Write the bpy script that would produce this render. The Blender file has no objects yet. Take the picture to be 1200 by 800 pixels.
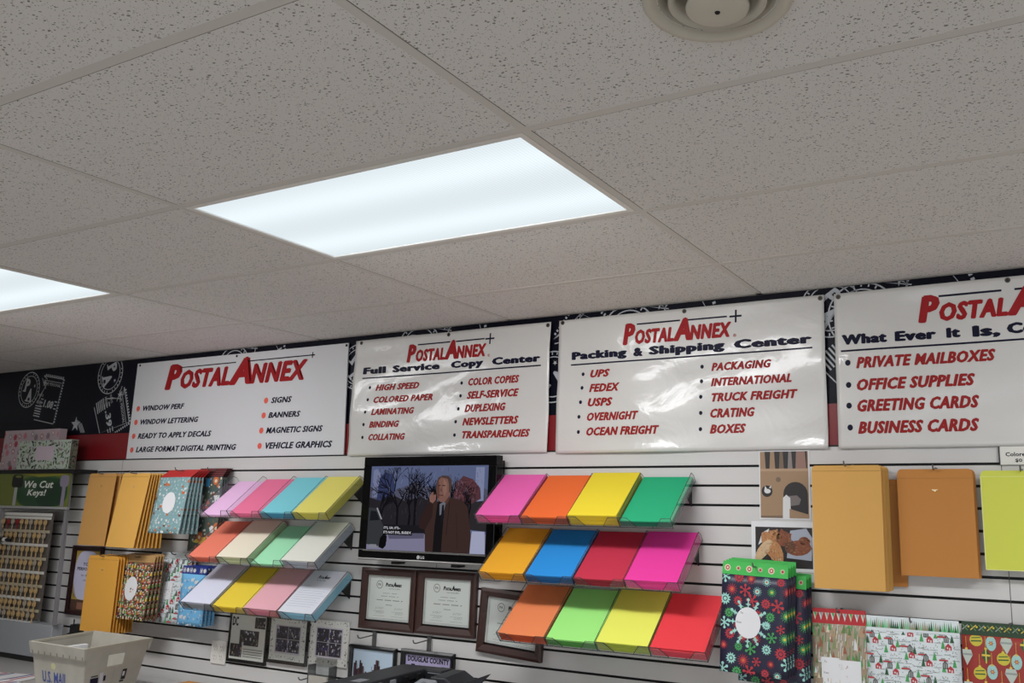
import bpy, bmesh, math, random
from mathutils import Vector, Matrix
random.seed(7)
sc = bpy.context.scene
COL = sc.collection
R = math.radians

# ---------------------------------------------------------------- camera
cam_d = bpy.data.cameras.new('camera'); cam = bpy.data.objects.new('camera', cam_d); COL.objects.link(cam)
cam_d.sensor_width = 36.0; cam_d.sensor_fit = 'HORIZONTAL'
cam_d.lens = 996.16 / 1200 * 36
cam_d.shift_x = -136.0 / 1200          # the photograph is an off-centre crop
cam_d.clip_start = 0.05
yw, pt, rl = -0.4751, 0.1909, 0.014
fw = Vector((math.sin(yw)*math.cos(pt), math.cos(yw)*math.cos(pt), math.sin(pt)))
rt = Vector((math.cos(yw), -math.sin(yw), 0)); up = rt.cross(fw)
rt2 = math.cos(rl)*rt + math.sin(rl)*up; up2 = -math.sin(rl)*rt + math.cos(rl)*up
M = Matrix((rt2, up2, -fw)).transposed().to_4x4(); M.translation = (2.2745, -3.2133, 1.5937)
cam.matrix_world = M
sc.camera = cam

# ---------------------------------------------------------------- world, daylight, exposure
sc.view_settings.view_transform = 'Standard'; sc.view_settings.look = 'None'
sc.view_settings.gamma = 1.0; sc.view_settings.use_curve_mapping = False
sc.view_settings.exposure = 0.0
sc.cycles.use_denoising = True
sc.cycles.max_bounces = 8; sc.cycles.transparent_max_bounces = 24
LENS = 1.08          # radiance of the ceiling light lenses
TROFFER_W = 7.5      # downward light of each ceiling light
WASH_W = 7.5         # added unseen lamp under each front-row light, aimed at the wall
DAY_W = 36.0        # daylight through the shop front
w = bpy.data.worlds.new('sky'); sc.world = w; w.use_nodes = True
w.node_tree.nodes['Background'].inputs[0].default_value = (0.75, 0.85, 1.0, 1)
w.node_tree.nodes['Background'].inputs[1].default_value = 1.0

def area(name, loc, rot, sx, sy, power, col, spread=180):
    l = bpy.data.lights.new(name, 'AREA'); l.shape = 'RECTANGLE'; l.size = sx; l.size_y = sy
    l.energy = power; l.color = col; l.spread = R(spread)
    o = bpy.data.objects.new(name, l); COL.objects.link(o); o.location = loc; o.rotation_euler = rot
    return o
area('shop_front_daylight', (2.9, -6.9, 1.35), (R(90), 0, 0), 4.9, 1.8, DAY_W, (0.95, 0.98, 1.0))

# ---------------------------------------------------------------- helpers: colours and materials
K = 1.7
def lin(v): v /= 255.0; return v/12.92 if v <= .04045 else ((v+.055)/1.055)**2.4
def c(r, g, b, k=K):
    q = [lin(v)*k for v in (r, g, b)]; f = min(1, .86/max(q + [1e-6])); return tuple(v*f for v in q) + (1,)
_m = {}
def mat(name, col=(200, 200, 200), rough=.6, metal=0, noise=0, nscale=30, bump=0, bscale=80, coat=0, k=K, spec=.5):
    if name in _m: return _m[name]
    m = bpy.data.materials.new(name); m.use_nodes = True; nt = m.node_tree; p = nt.nodes['Principled BSDF']
    cc = c(*col, k=k)
    p.inputs['Base Color'].default_value = cc; p.inputs['Roughness'].default_value = rough
    p.inputs['Metallic'].default_value = metal; p.inputs['Coat Weight'].default_value = coat
    p.inputs['Coat Roughness'].default_value = .08; p.inputs['Specular IOR Level'].default_value = spec
    if noise or bump: tc = nt.nodes.new('ShaderNodeTexCoord')
    if noise:
        n = nt.nodes.new('ShaderNodeTexNoise'); n.inputs['Scale'].default_value = nscale; n.inputs['Detail'].default_value = 4
        nt.links.new(tc.outputs['Object'], n.inputs['Vector'])
        r = nt.nodes.new('ShaderNodeMapRange'); r.inputs[3].default_value = 1-noise; r.inputs[4].default_value = 1+noise
        nt.links.new(n.outputs['Fac'], r.inputs[0])
        x = nt.nodes.new('ShaderNodeMix'); x.data_type = 'RGBA'; x.blend_type = 'MULTIPLY'; x.inputs[0].default_value = 1
        x.inputs[6].default_value = cc; nt.links.new(r.outputs[0], x.inputs[7])
        nt.links.new(x.outputs[2], p.inputs['Base Color'])
    if bump:
        n = nt.nodes.new('ShaderNodeTexNoise'); n.inputs['Scale'].default_value = bscale; n.inputs['Detail'].default_value = 3
        nt.links.new(tc.outputs['Object'], n.inputs['Vector'])
        b = nt.nodes.new('ShaderNodeBump'); b.inputs['Strength'].default_value = bump; b.inputs['Distance'].default_value = .01
        nt.links.new(n.outputs['Fac'], b.inputs['Height']); nt.links.new(b.outputs[0], p.inputs['Normal']); nt.links.new(b.outputs[0], p.inputs['Coat Normal'])
        if coat >= .7: n.inputs['Distortion'].default_value = .5; n.inputs['Detail'].default_value = 4; p.inputs['Coat Roughness'].default_value = .09; p.inputs['Coat Weight'].default_value = .45
    _m[name] = m; return m
def emit(name, col, s):
    if name in _m: return _m[name]
    m = bpy.data.materials.new(name); m.use_nodes = True; nt = m.node_tree; nt.nodes.clear()
    e = nt.nodes.new('ShaderNodeEmission'); e.inputs[0].default_value = c(*col, k=1); e.inputs[1].default_value = s
    o = nt.nodes.new('ShaderNodeOutputMaterial'); nt.links.new(e.outputs[0], o.inputs[0]); _m[name] = m; return m
def clear(name, tint, gloss=.08, rough=.05, opac=0.0, dcol=(200, 205, 205)):
    """thin clear plastic: mostly see-through, with a glossy skin"""
    m = bpy.data.materials.new(name); m.use_nodes = True; nt = m.node_tree; nt.nodes.clear()
    t = nt.nodes.new('ShaderNodeBsdfTransparent'); t.inputs[0].default_value = tint + (1,)
    g = nt.nodes.new('ShaderNodeBsdfGlossy'); g.inputs[1].default_value = rough
    d = nt.nodes.new('ShaderNodeBsdfDiffuse'); d.inputs[0].default_value = c(*dcol, k=1)
    lw = nt.nodes.new('ShaderNodeLayerWeight'); lw.inputs[0].default_value = .5
    pw = nt.nodes.new('ShaderNodeMath'); pw.operation = 'POWER'; pw.inputs[1].default_value = 4; nt.links.new(lw.outputs['Facing'], pw.inputs[0])
    f = nt.nodes.new('ShaderNodeMapRange'); f.inputs[3].default_value = .035; f.inputs[4].default_value = .8; nt.links.new(pw.outputs[0], f.inputs[0])
    a = nt.nodes.new('ShaderNodeMixShader'); nt.links.new(f.outputs[0], a.inputs[0]); nt.links.new(t.outputs[0], a.inputs[1]); nt.links.new(g.outputs[0], a.inputs[2])
    b = nt.nodes.new('ShaderNodeMixShader'); b.inputs[0].default_value = opac; nt.links.new(a.outputs[0], b.inputs[1]); nt.links.new(d.outputs[0], b.inputs[2])
    o = nt.nodes.new('ShaderNodeOutputMaterial'); nt.links.new(b.outputs[0], o.inputs[0]); _m[name] = m; return m

# ---------------------------------------------------------------- helpers: meshes (authored in world coordinates)
WL = {}
class MB:
    def __init__(s): s.v = []; s.f = []; s.m = []; s.mats = []
    def mi(s, m):
        if m not in s.mats: s.mats.append(m)
        return s.mats.index(m)
    def add(s, vs, fs, m):
        n = len(s.v); s.v += [tuple(v) for v in vs]; i = s.mi(m)
        for f in fs: s.f.append(tuple(n+a for a in f)); s.m.append(i)
        return s
    def box(s, x0, x1, y0, y1, z0, z1, m):
        vs = [(x0,y0,z0),(x1,y0,z0),(x1,y1,z0),(x0,y1,z0),(x0,y0,z1),(x1,y0,z1),(x1,y1,z1),(x0,y1,z1)]
        return s.add(vs, [(0,3,2,1),(4,5,6,7),(0,1,5,4),(1,2,6,5),(2,3,7,6),(3,0,4,7)], m)
    def hexa(s, b, t, m):
        """b, t: four bottom and four top corners"""
        return s.add(list(b)+list(t), [(0,3,2,1),(4,5,6,7),(0,1,5,4),(1,2,6,5),(2,3,7,6),(3,0,4,7)], m)
    def prism(s, pts, d, m, medge=None):
        """pts: 3-D polygon; d: extrusion vector"""
        n = len(pts); d = Vector(d); a = [Vector(p) for p in pts]; b = [p+d for p in a]
        s.add(a+b, [tuple(range(n))[::-1], tuple(range(n, 2*n))], m)
        return s.add(a+b, [(i, (i+1) % n, n+(i+1) % n, n+i) for i in range(n)], medge or m)
    def flat(s, pts, y, m):
        """polygon of (x, z) facing the room at depth y"""
        return s.add([(x, y, z) for x, z in pts], [tuple(range(len(pts)))], m)
    def rect(s, x0, x1, z0, z1, y, m): return s.flat([(x0,z0),(x1,z0),(x1,z1),(x0,z1)], y, m)
    def disc(s, x, z, r, y, m, n=14, rz=None, a0=0):
        rz = rz or r
        return s.flat([(x+r*math.cos(a0+2*math.pi*i/n), z+rz*math.sin(a0+2*math.pi*i/n)) for i in range(n)], y, m)
    def ring(s, x, z, r, t, y, m, n=28):
        for i in range(n):
            a, b = 2*math.pi*i/n, 2*math.pi*(i+1)/n
            s.flat([(x+q*math.cos(e), z+q*math.sin(e)) for q, e in ((r,a),(r,b),(r-t,b),(r-t,a))], y, m)
        return s
    def line(s, x0, z0, x1, z1, t, y, m):
        d = Vector((x1-x0, z1-z0)); 
        if d.length < 1e-6: return s
        n = Vector((-d.y, d.x)).normalized()*t/2
        return s.flat([(x0-n.x,z0-n.y),(x1-n.x,z1-n.y),(x1+n.x,z1+n.y),(x0+n.x,z0+n.y)], y, m)
    def star(s, x, z, r, n, inner, y, m, a0=0):
        pts = []
        for i in range(2*n):
            q = r if i % 2 == 0 else r*inner
            pts.append((x+q*math.cos(a0+math.pi*i/n), z+q*math.sin(a0+math.pi*i/n)))
        return s.flat(pts, y, m)
    def tube(s, path, r, m, n=8):
        path = [Vector(p) for p in path]; vs = []
        for i, p in enumerate(path):
            t = (path[min(i+1, len(path)-1)]-path[max(i-1, 0)]).normalized()
            a = t.orthogonal().normalized() if i == 0 else (a - t*a.dot(t)).normalized()
            b = t.cross(a)
            vs += [p + r*(math.cos(2*math.pi*k/n)*a + math.sin(2*math.pi*k/n)*b) for k in range(n)]
        fs = [(i*n+k, i*n+(k+1) % n, (i+1)*n+(k+1) % n, (i+1)*n+k) for i in range(len(path)-1) for k in range(n)]
        fs += [tuple(range(n))[::-1], tuple(range((len(path)-1)*n, len(path)*n))]
        return s.add(vs, fs, m)
    def lathe(s, prof, ctr, m, n=48):
        vs = [(ctr[0]+r*math.cos(2*math.pi*k/n), ctr[1]+r*math.sin(2*math.pi*k/n), ctr[2]+z) for r, z in prof for k in range(n)]
        return s.add(vs, [(i*n+k, i*n+(k+1) % n, (i+1)*n+(k+1) % n, (i+1)*n+k) for i in range(len(prof)-1) for k in range(n)], m)
    def text(s, t, x0, x1, z0, z1, y, m, bold=.0, shear=0.0, fn=None):
        vs, fs = glyphs(t, bold, shear)
        ax, bx = min(v[0] for v in vs), max(v[0] for v in vs); az, bz = min(v[1] for v in vs), max(v[1] for v in vs)
        if z1 is None: z1 = z0 + (bz-az)*(x1-x0)/(bx-ax)
        o = [(x0+(v[0]-ax)*(x1-x0)/(bx-ax), y+v[2]*.00014, z0+(v[1]-az)*(z1-z0)/(bz-az)) for v in vs]
        if fn: o = [fn(*p) for p in o]
        return s.add(o, fs, m)
    def map(s, fn): s.v = [tuple(fn(Vector(p))) for p in s.v]; return s
    def build(s, name, parent=None, smooth=False, bevel=0, auto=None):
        L = WL[parent.name] if parent else Vector((0,0,0))
        me = bpy.data.meshes.new(name); me.from_pydata([tuple(Vector(v)-L) for v in s.v], [], s.f)
        for m in s.mats: me.materials.append(m)
        me.polygons.foreach_set('material_index', s.m)
        if smooth: me.polygons.foreach_set('use_smooth', [True]*len(me.polygons))
        me.validate(); me.update()
        o = bpy.data.objects.new(name, me); COL.objects.link(o)
        if parent: o.parent = parent
        WL[o.name] = L.copy()
        if bevel:
            b = o.modifiers.new('bevel', 'BEVEL'); b.width = bevel; b.segments = 2; b.limit_method = 'ANGLE'
        return o
_g = {}
def glyphs(t, bold, shear):
    key = (t, bold, shear)
    if key not in _g:
        cu = bpy.data.curves.new('t', 'FONT'); cu.body = t; cu.shear = shear; cu.offset = min(bold, .020); cu.resolution_u = 2; cu.fill_mode = 'FRONT'
        if bold > 0: cu.space_character = 1 + bold*1.6
        o = bpy.data.objects.new('t', cu); COL.objects.link(o); bpy.context.view_layer.update()
        me = bpy.data.meshes.new_from_object(o.evaluated_get(bpy.context.evaluated_depsgraph_get()))
        v0 = [(v.co.x, v.co.y) for v in me.vertices]; f0 = [tuple(p.vertices) for p in me.polygons]; vs, fs = [], []
        for e, ez in (((-1, 0), (0, .5), (1, 0), (.5, -.5), (-.5, -.4)) if bold > .023 else ((0, 0),)):
            n = len(vs); vs += [(x+e*(bold-.020), y+ez*(bold-.020), e+ez*.5) for x, y in v0]; fs += [tuple(n+q for q in p) for p in f0]
        _g[key] = (vs, fs)
        bpy.data.objects.remove(o); bpy.data.curves.remove(cu); bpy.data.meshes.remove(me)
    return _g[key]
def tag(o, label=None, cat=None, group=None, kind=None):
    if label: o['label'] = label
    if cat: o['category'] = cat
    if group: o['group'] = group
    if kind: o['kind'] = kind
    return o
def thing(name, loc, label, cat, group=None):
    o = bpy.data.objects.new(name, None); COL.objects.link(o); o.location = loc; o.empty_display_size = .05
    WL[o.name] = Vector(loc); return tag(o, label, cat, group)
def struct(mb, name, smooth=False): return tag(mb.build(name, smooth=smooth), kind='structure')
def copy_tree(o, parent=None):
    n = o.copy(); COL.objects.link(n)
    if parent: n.parent = parent
    for ch in [q for q in bpy.data.objects if q.parent == o]: copy_tree(ch, n)
    return n

# ---------------------------------------------------------------- the room
CE = 2.44
XL, XR, YB = -6.2, 5.6, -7.0
def ceiling_material():
    m = bpy.data.materials.new('ceiling_tile'); m.use_nodes = True; nt = m.node_tree; p = nt.nodes['Principled BSDF']
    tc = nt.nodes.new('ShaderNodeTexCoord')
    def holes(scale, thr, stretch):
        mp = nt.nodes.new('ShaderNodeMapping'); mp.inputs['Scale'].default_value = stretch
        mp.inputs['Rotation'].default_value = (0, 0, .5)
        nt.links.new(tc.outputs['Object'], mp.inputs[0])
        n = nt.nodes.new('ShaderNodeTexNoise'); n.inputs['Scale'].default_value = 60; nt.links.new(tc.outputs['Object'], n.inputs['Vector'])
        ad = nt.nodes.new('ShaderNodeVectorMath'); ad.operation = 'MULTIPLY_ADD'; ad.inputs[1].default_value = (.012,)*3
        nt.links.new(n.outputs['Color'], ad.inputs[0]); nt.links.new(mp.outputs[0], ad.inputs[2])
        v = nt.nodes.new('ShaderNodeTexVoronoi'); v.inputs['Scale'].default_value = scale; v.inputs['Randomness'].default_value = 1
        nt.links.new(ad.outputs[0], v.inputs['Vector'])
        # hole size differs from cell to cell
        sp = nt.nodes.new('ShaderNodeSeparateColor'); nt.links.new(v.outputs['Color'], sp.inputs[0])
        t = nt.nodes.new('ShaderNodeMath'); t.operation = 'MULTIPLY'; t.inputs[1].default_value = thr; nt.links.new(sp.outputs[0], t.inputs[0])
        l = nt.nodes.new('ShaderNodeMath'); l.operation = 'LESS_THAN'; nt.links.new(v.outputs['Distance'], l.inputs[0]); nt.links.new(t.outputs[0], l.inputs[1])
        return l
    a = holes(90, .33, (1, 1.5, 1)); b = holes(200, .30, (1.2, 1, 1))
    mx = nt.nodes.new('ShaderNodeMath'); mx.operation = 'MAXIMUM'; nt.links.new(a.outputs[0], mx.inputs[0]); nt.links.new(b.outputs[0], mx.inputs[1])
    x = nt.nodes.new('ShaderNodeMix'); x.data_type = 'RGBA'; x.inputs[6].default_value = (.80, .775, .755, 1); x.inputs[7].default_value = (.26, .25, .235, 1)
    nt.links.new(mx.outputs[0], x.inputs[0]); nt.links.new(x.outputs[2], p.inputs['Base Color']); p.inputs['Roughness'].default_value = .95
    bp = nt.nodes.new('ShaderNodeBump'); bp.invert = True; bp.inputs['Strength'].default_value = .4; bp.inputs['Distance'].default_value = .003
    nt.links.new(mx.outputs[0], bp.inputs['Height']); nt.links.new(bp.outputs[0], p.inputs['Normal'])
    return m
TILE = ceiling_material()
TEE = mat('ceiling_tee', (156, 153, 149), .6, k=2.1)
XG = [k*1.2192 for k in range(-5, 6)]; YG = [-.4815-.6096*k for k in range(0, 12)]
lights = [(i, j) for i in (-2, 0, 2) for j in (0, -4, -8)]
def is_light(i, j): return (i, j) in lights
mb = MB()
ys = [0.02, -.4815] + [-.4815-.6096*k for k in range(1, 12)]
for a in range(len(XG)-1):
    for b in range(len(ys)-1):
        i, j = a-5, 2-b
        if is_light(i, j): continue
        if (i, j) == (1, -1):      # tile with a round hole for the air vent
            cx, cy = 1.806, -1.990; n = 48; sq, ci = [], []
            for k in range(n):
                e = 2*math.pi*k/n; dx, dy = math.cos(e), math.sin(e)
                tq = min(((XG[a+1]-cx)/dx if dx > 1e-9 else ((XG[a]-cx)/dx if dx < -1e-9 else 9)), ((ys[b]-cy)/dy if dy > 1e-9 else ((ys[b+1]-cy)/dy if dy < -1e-9 else 9)))
                sq.append((cx+dx*tq, cy+dy*tq, CE)); ci.append((cx+.102*dx, cy+.102*dy, CE))
            mb.add(sq+ci, [(k, (k+1) % n, n+(k+1) % n, n+k) for k in range(n)], TILE)
            for X_ in (XG[a], XG[a+1]):
                for Y_ in (ys[b], ys[b+1]):
                    e = math.atan2(Y_-cy, X_-cx) % (2*math.pi); k = int(e/(2*math.pi)*n); mb.add([(X_, Y_, CE), sq[k], sq[(k+1) % n]], [(0,1,2)], TILE)
            continue
        mb.add([(XG[a],ys[b],CE),(XG[a+1],ys[b],CE),(XG[a+1],ys[b+1],CE),(XG[a],ys[b+1],CE)], [(0,1,2,3)], TILE)
        # lay-in tile; dark strips beside the tees stand in for its shadow gap
struct(mb, 'ceiling')
mb = MB(); tz = CE-.0006
TSHADE = mat('tee_shadow_line', (96, 92, 86), .9)  # dark strip along each tee, a shadow line put in as colour
for x in XG:
    mb.box(x-.0115, x+.0115, YB, 0, tz, CE+.02, TEE); mb.box(x+.0115, x+.014, YB, 0, CE-.0003, CE+.01, TSHADE)
for y in YG:
    mb.box(XL, XR, y-.0115, y+.0115, tz-.0002, CE+.02, TEE); mb.box(XL, XR, y+.0115, y+.0135, CE-.0003, CE+.01, TSHADE)
mb.box(XL, XR, -.022, 0, tz, CE+.02, TEE)
struct(mb, 'trim_1')
WALLP = mat('wall_paint', (205, 202, 196), .85, noise=.03, nscale=3)
mb = MB(); mb.box(XL-.1, XL, YB, .1, 0, CE+.3, WALLP); struct(mb, 'wall_left')
mb = MB(); mb.box(XR, XR+.1, YB, .1, 0, CE+.3, WALLP); struct(mb, 'wall_right')
mb = MB(); mb.box(XL, .4, YB-.1, YB, 0, CE+.3, WALLP); mb.box(5.5, XR, YB-.1, YB, 0, CE+.3, WALLP)
mb.box(.4, 5.5, YB-.1, YB, 0, .4, WALLP); mb.box(.4, 5.5, YB-.1, YB, 2.3, CE+.3, WALLP); struct(mb, 'wall_back')
mb = MB(); FR = mat('dark_window_frame', (60, 60, 62), .4)
for x in (.4, 1.66, 2.92, 4.18, 5.44): mb.box(x, x+.06, YB-.08, YB-.02, .4, 2.3, FR)
mb.box(.4, 5.5, YB-.08, YB-.02, .4, .46, FR); mb.box(.4, 5.5, YB-.08, YB-.02, 2.24, 2.3, FR)
wf = struct(mb, 'window_1')
gl = clear('window_glass', (.95, .97, .97)); mb = MB(); mb.box(.42, 5.48, YB-.055, YB-.05, .42, 2.28, gl); mb.build('pane', wf)
mb = MB(); mb.box(XL, XR, YB, .1, -.1, 0, mat('floor_vinyl', (140, 136, 131), .45, noise=.08, nscale=6)); struct(mb, 'floor')

# slat wall: one panelled wall with black grooves every three inches
SLAT = mat('slatwall_melamine', (178, 176, 174), .42, noise=.015, nscale=2, k=1.55)
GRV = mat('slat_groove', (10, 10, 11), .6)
mb = MB(); Z0 = 1.7538; DS = .0762; g = .0048; top = 1.826
zz = [Z0-DS*k for k in range(23)]
prev = top
for z in zz:
    mb.add([(XL,0,z+g),(XR,0,z+g),(XR,0,prev),(XL,0,prev)], [(0,1,2,3)], SLAT)
    for q, d in ((z+g, .004), ):
        mb.add([(XL,0,z+g),(XR,0,z+g),(XR,.004,z+g),(XL,.004,z+g)], [(3,2,1,0)], SLAT)
    mb.add([(XL,.004,z+g),(XR,.004,z+g),(XR,.004,z+g+.008),(XL,.004,z+g+.008)], [(0,1,2,3)], GRV)
    mb.add([(XL,.012,z-g-.008),(XR,.012,z-g-.008),(XR,.012,z+g+.008),(XL,.012,z+g+.008)], [(0,1,2,3)], GRV)
    mb.add([(XL,0,z-g),(XR,0,z-g),(XR,.012,z-g),(XL,.012,z-g)], [(0,1,2,3)], GRV)
    prev = z-g
mb.add([(XL,0,0),(XR,0,0),(XR,0,prev),(XL,0,prev)], [(0,1,2,3)], SLAT)
mb.add([(XL,0,top),(XR,0,top),(XR,.02,top),(XL,.02,top)], [(0,1,2,3)], SLAT)
mb.box(XL, XR, .02, .1, 0, top, GRV)
SEAM = mat('panel_seam', (70, 68, 66), .8)
for x in (-2.788, -.358, 2.073, 4.5):
    mb.rect(x-.0012, x+.0012, 0, top, -.0004, SEAM)
struct(mb, 'wall_front')

# printed fascia above the slat wall: navy with white stamp drawings, red band below
NAVY = mat('fascia_navy', (10, 12, 27), .35, noise=.15, nscale=4, k=1.0, spec=.15)
RED = mat('fascia_red', (105, 18, 24), .35, k=1.6)
MINK = mat('fascia_white_ink', (150, 152, 156), .4)
mb = MB()
mb.box(XL, XR, .006, .05, 1.986, CE+.1, NAVY); mb.box(XL, XR, .004, .05, 1.829, 1.986, RED); mb.box(XL, XR, -.0015, .05, 1.8225, 1.829, GRV)  # last box: black strip painted in as the shadow line under the red
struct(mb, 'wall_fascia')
def stamp(x, z, s, ang, val, name='stamp_print'):
    mb = MB(); y = 0
    mb.ring(0, 0, .132, .006, y, MINK, 40); mb.ring(0, 0, .104, .005, y, MINK, 36)
    for k in range(26):
        a = k*.2417
        if k % 9 < 7: mb.line(.112*math.cos(a), .112*math.sin(a), .124*math.cos(a), .124*math.sin(a), .006, y, MINK)
    mb.text('P', -.062, -.002, -.012, .078, y, MINK, .05, 0); mb.text('A', -.012, .058, -.078, .012, y, MINK, .05, 0)
    for p in ((-.072,-.012),(.03,-.078),(-.016,-.078)): mb.rect(p[0]-.006, p[0]+.034, p[1]-.008, p[1]+.002, y, MINK)
    mb.star(.062, .035, .014, 5, .4, y, MINK)
    # the stamp beside the postmark
    x0, x1, z0, z1 = .15, .40, -.20, .12
    mb.line(x0, z0, x1, z0, .006, y, MINK); mb.line(x1, z0, x1, z1, .003, y, MINK); mb.line(x0, z1, x1, z1, .006, y, MINK)
    for k in range(16): mb.rect(x1+.002, x1+.016, z0+.01+k*.02, z0+.02+k*.02, y, MINK)
    for k in range(12): mb.rect(x0+.02+k*.02, x0+.03+k*.02, z1+.004, z1+.016, y, MINK)
    mb.line(x0+.02, z1-.03, x1-.01, z1-.03, .004, y, MINK); mb.text('THE PERSONAL', x0+.03, x1-.015, z1-.062, z1-.04, y, MINK)
    mb.text(val, x0+.075, x1-.055, -.10, -.045, y, MINK, .04, .15)
    for k in range(3):
        mb.rect(x0+.03, x0+.062, -.10+.025*k, -.092+.025*k, y, MINK); mb.rect(x1-.045, x1-.012, -.10+.025*k, -.092+.025*k, y, MINK)
    for k in range(5):
        mb.line(x0-.02, -.10-.018*k, x0+.06, -.10-.018*k, .008, y, MINK)
        mb.line(x0-.005+.012*k, -.08+.03*k, x0+.02+.012*k, .0+.02*k, .005, y, MINK)
    mb.text('ANNEX', x0-.02, x0+.05, -.085, -.06, y, MINK); mb.text('PRIVATE', x0-.01, x0+.05, -.03, -.012, y, MINK)
    mb.star(x0+.03, .07, .03, 6, .35, y, MINK); mb.line(x0-.015, .10, x0+.06, .03, .005, y, MINK); mb.line(x0+.0, .12, x0+.05, .1, .006, y, MINK)
    ca, sa = math.cos(ang), math.sin(ang)
    mb.map(lambda p: (x+s*(p.x*ca-p.z*sa), .0050 + p.y, z+s*(p.x*sa+p.z*ca)))
    mb.v = [(a, b, min(max(d, 1.992), CE-.002)) for a, b, d in mb.v]
    struct(mb, 'wall_'+name)
stamp(-3.91, 2.305, .92, -.16, '1.08'); stamp(-3.035, 2.36, .95, -1.18, '.39')
stamp(-5.0, 2.2, .95, .3, '.39'); stamp(-1.9, 2.33, 1, .35, '1.08'); stamp(-.95, 2.28, .9, -.7, '.39')
stamp(-.55, 2.35, 1, .2, '1.08'); stamp(.24, 2.16, .9, .9, '.39'); stamp(.62, 2.33, 1, .3, '1.08'); stamp(1.50, 2.36, .9, -.9, '.39'); stamp(1.62, 2.32, 1, .35, '1.08'); stamp(3.3, 2.3, 1, .1, '.39')
mb = MB(); mb.star(-3.33, 2.055, .05, 5, .4, .0052, MINK, 1.57); 
for k in range(4): mb.line(-3.33+.02*k, 2.09-.01*k, -3.26+.012*k, 2.0, .005, .0052, MINK)
struct(mb, 'wall_star_print')

# ---------------------------------------------------------------- ceiling lights and the air diffuser
def lens_material():
    m = bpy.data.materials.new('light_lens'); m.use_nodes = True; nt = m.node_tree; nt.nodes.clear()
    tc = nt.nodes.new('ShaderNodeTexCoord'); sp = nt.nodes.new('ShaderNodeSeparateXYZ'); nt.links.new(tc.outputs['Object'], sp.inputs[0])
    def mth(op, a, b=None):
        n = nt.nodes.new('ShaderNodeMath'); n.operation = op
        for i, q in enumerate((a, b)):
            if q is None: continue
            if isinstance(q, (int, float)): n.inputs[i].default_value = q
            else: nt.links.new(q, n.inputs[i])
        return n.outputs[0]
    # the two tubes show through the prismatic lens as brighter bands
    tot = None
    for y0 in (-.15, .15):
        q = mth('POWER', 2.718, mth('MULTIPLY', mth('POWER', mth('ABSOLUTE', mth('SUBTRACT', sp.outputs[1], y0)), 2), -150))
        tot = q if tot is None else mth('ADD', tot, q)
    rib = mth('MULTIPLY', mth('SINE', mth('MULTIPLY', sp.outputs[0], 620)), .035)
    rib2 = mth('MULTIPLY', mth('SINE', mth('MULTIPLY', sp.outputs[1], 620)), .025)
    s = mth('ADD', mth('ADD', mth('MULTIPLY', tot, .14), .80), mth('ADD', rib, rib2))
    e = nt.nodes.new('ShaderNodeEmission'); e.inputs[0].default_value = (.86, .955, 1.0, 1); nt.links.new(mth('MULTIPLY', s, LENS), e.inputs[1])
    o = nt.nodes.new('ShaderNodeOutputMaterial'); nt.links.new(e.outputs[0], o.inputs[0]); return m
LENSM = lens_material()
FRAMEW = mat('light_frame', (190, 188, 184), .4)
def ceiling_light(i, j, label):
    x0, y1 = i*1.2192, -.4815-.6096*(2-j) + .6096; y0 = y1-.6096; x1 = x0+1.2192
    t = thing('ceiling_light', ((x0+x1)/2, (y0+y1)/2, CE), label, 'ceiling light', 'recessed ceiling lights')
    a, b = .0125, .030; f = MB()
    for q in ((x0+a, x1-a, y0+a, y0+b), (x0+a, x1-a, y1-b, y1-a), (x0+a, x0+b, y0+b, y1-b), (x1-b, x1-a, y0+b, y1-b)):
        f.box(q[0], q[1], q[2], q[3], CE-.0015, CE+.012, FRAMEW)
    f.build('frame', t)
    h = MB(); h.box(x0+a, x1-a, y0+a, y1-a, CE+.02, CE+.09, FRAMEW); h.build('housing', t)
    l = MB(); l.add([(x0+b,y0+b,CE+.003),(x1-b,y0+b,CE+.003),(x1-b,y1-b,CE+.003),(x0+b,y1-b,CE+.003)], [(0,1,2,3)], LENSM); l.build('diffuser', t)
    if j == 0:
        lw_ = area('lamp_light', (0, 0, -.055), (R(42), 0, 0), 1.14, .13, WASH_W, (.98, .985, 1.0), 130); lw_.parent = t  # added unseen lamp below the lens, tilted to wash the wall
    la = area('lamp_light', (0, 0, -.004), (0, 0, 0), 1.14, .53, TROFFER_W, (.97, .98, 1.0), 130); la.parent = t
LL = {(2, 0): 'lit ceiling light panel beyond the right edge of the photo',
      (0, 0): 'large lit ceiling light panel in the middle of the tiles, wholly in view',
      (-2, 0): 'lit ceiling light panel cut off by the left edge of the photo'}
for q in lights: ceiling_light(*q, LL.get(q, 'lit ceiling light panel behind the photographer, not in the picture'))
VC = (1.806, -1.990, CE)
t = thing('air_diffuser', VC, 'round grey metal air vent with concentric rings in the ceiling', 'air vent')
VM = mat('vent_enamel', (168, 163, 152), .45, k=1.6); VD = mat('vent_dark', (8, 8, 8), .8)
mb = MB(); mb.lathe([(.126, 0), (.128, -.005), (.123, -.011), (.112, -.010), (.100, .004), (.094, .03), (.094, .06)], VC, VM); mb.build('flange', t, True)
mb = MB(); mb.lathe([(.0, .055), (.1, .055), (.1, .004)], VC, VD); mb.build('throat', t)
mb = MB(); mb.lathe([(.074, .03), (.077, .004), (.084, -.010), (.080, -.013), (.071, .0), (.068, .03)], VC, VM); mb.build('ring', t, True)
mb = MB(); mb.lathe([(.03, .03), (.046, .006), (.054, -.018), (.053, -.022), (.049, -.024), (.02, -.027), (.0, -.0275)], VC, VM); h = mb.build('hub', t, True)
mb = MB(); mb.lathe([(.005, -.0270), (.004, -.0295), (0, -.030)], VC, VD, 12); mb.build('screw', h)

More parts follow.
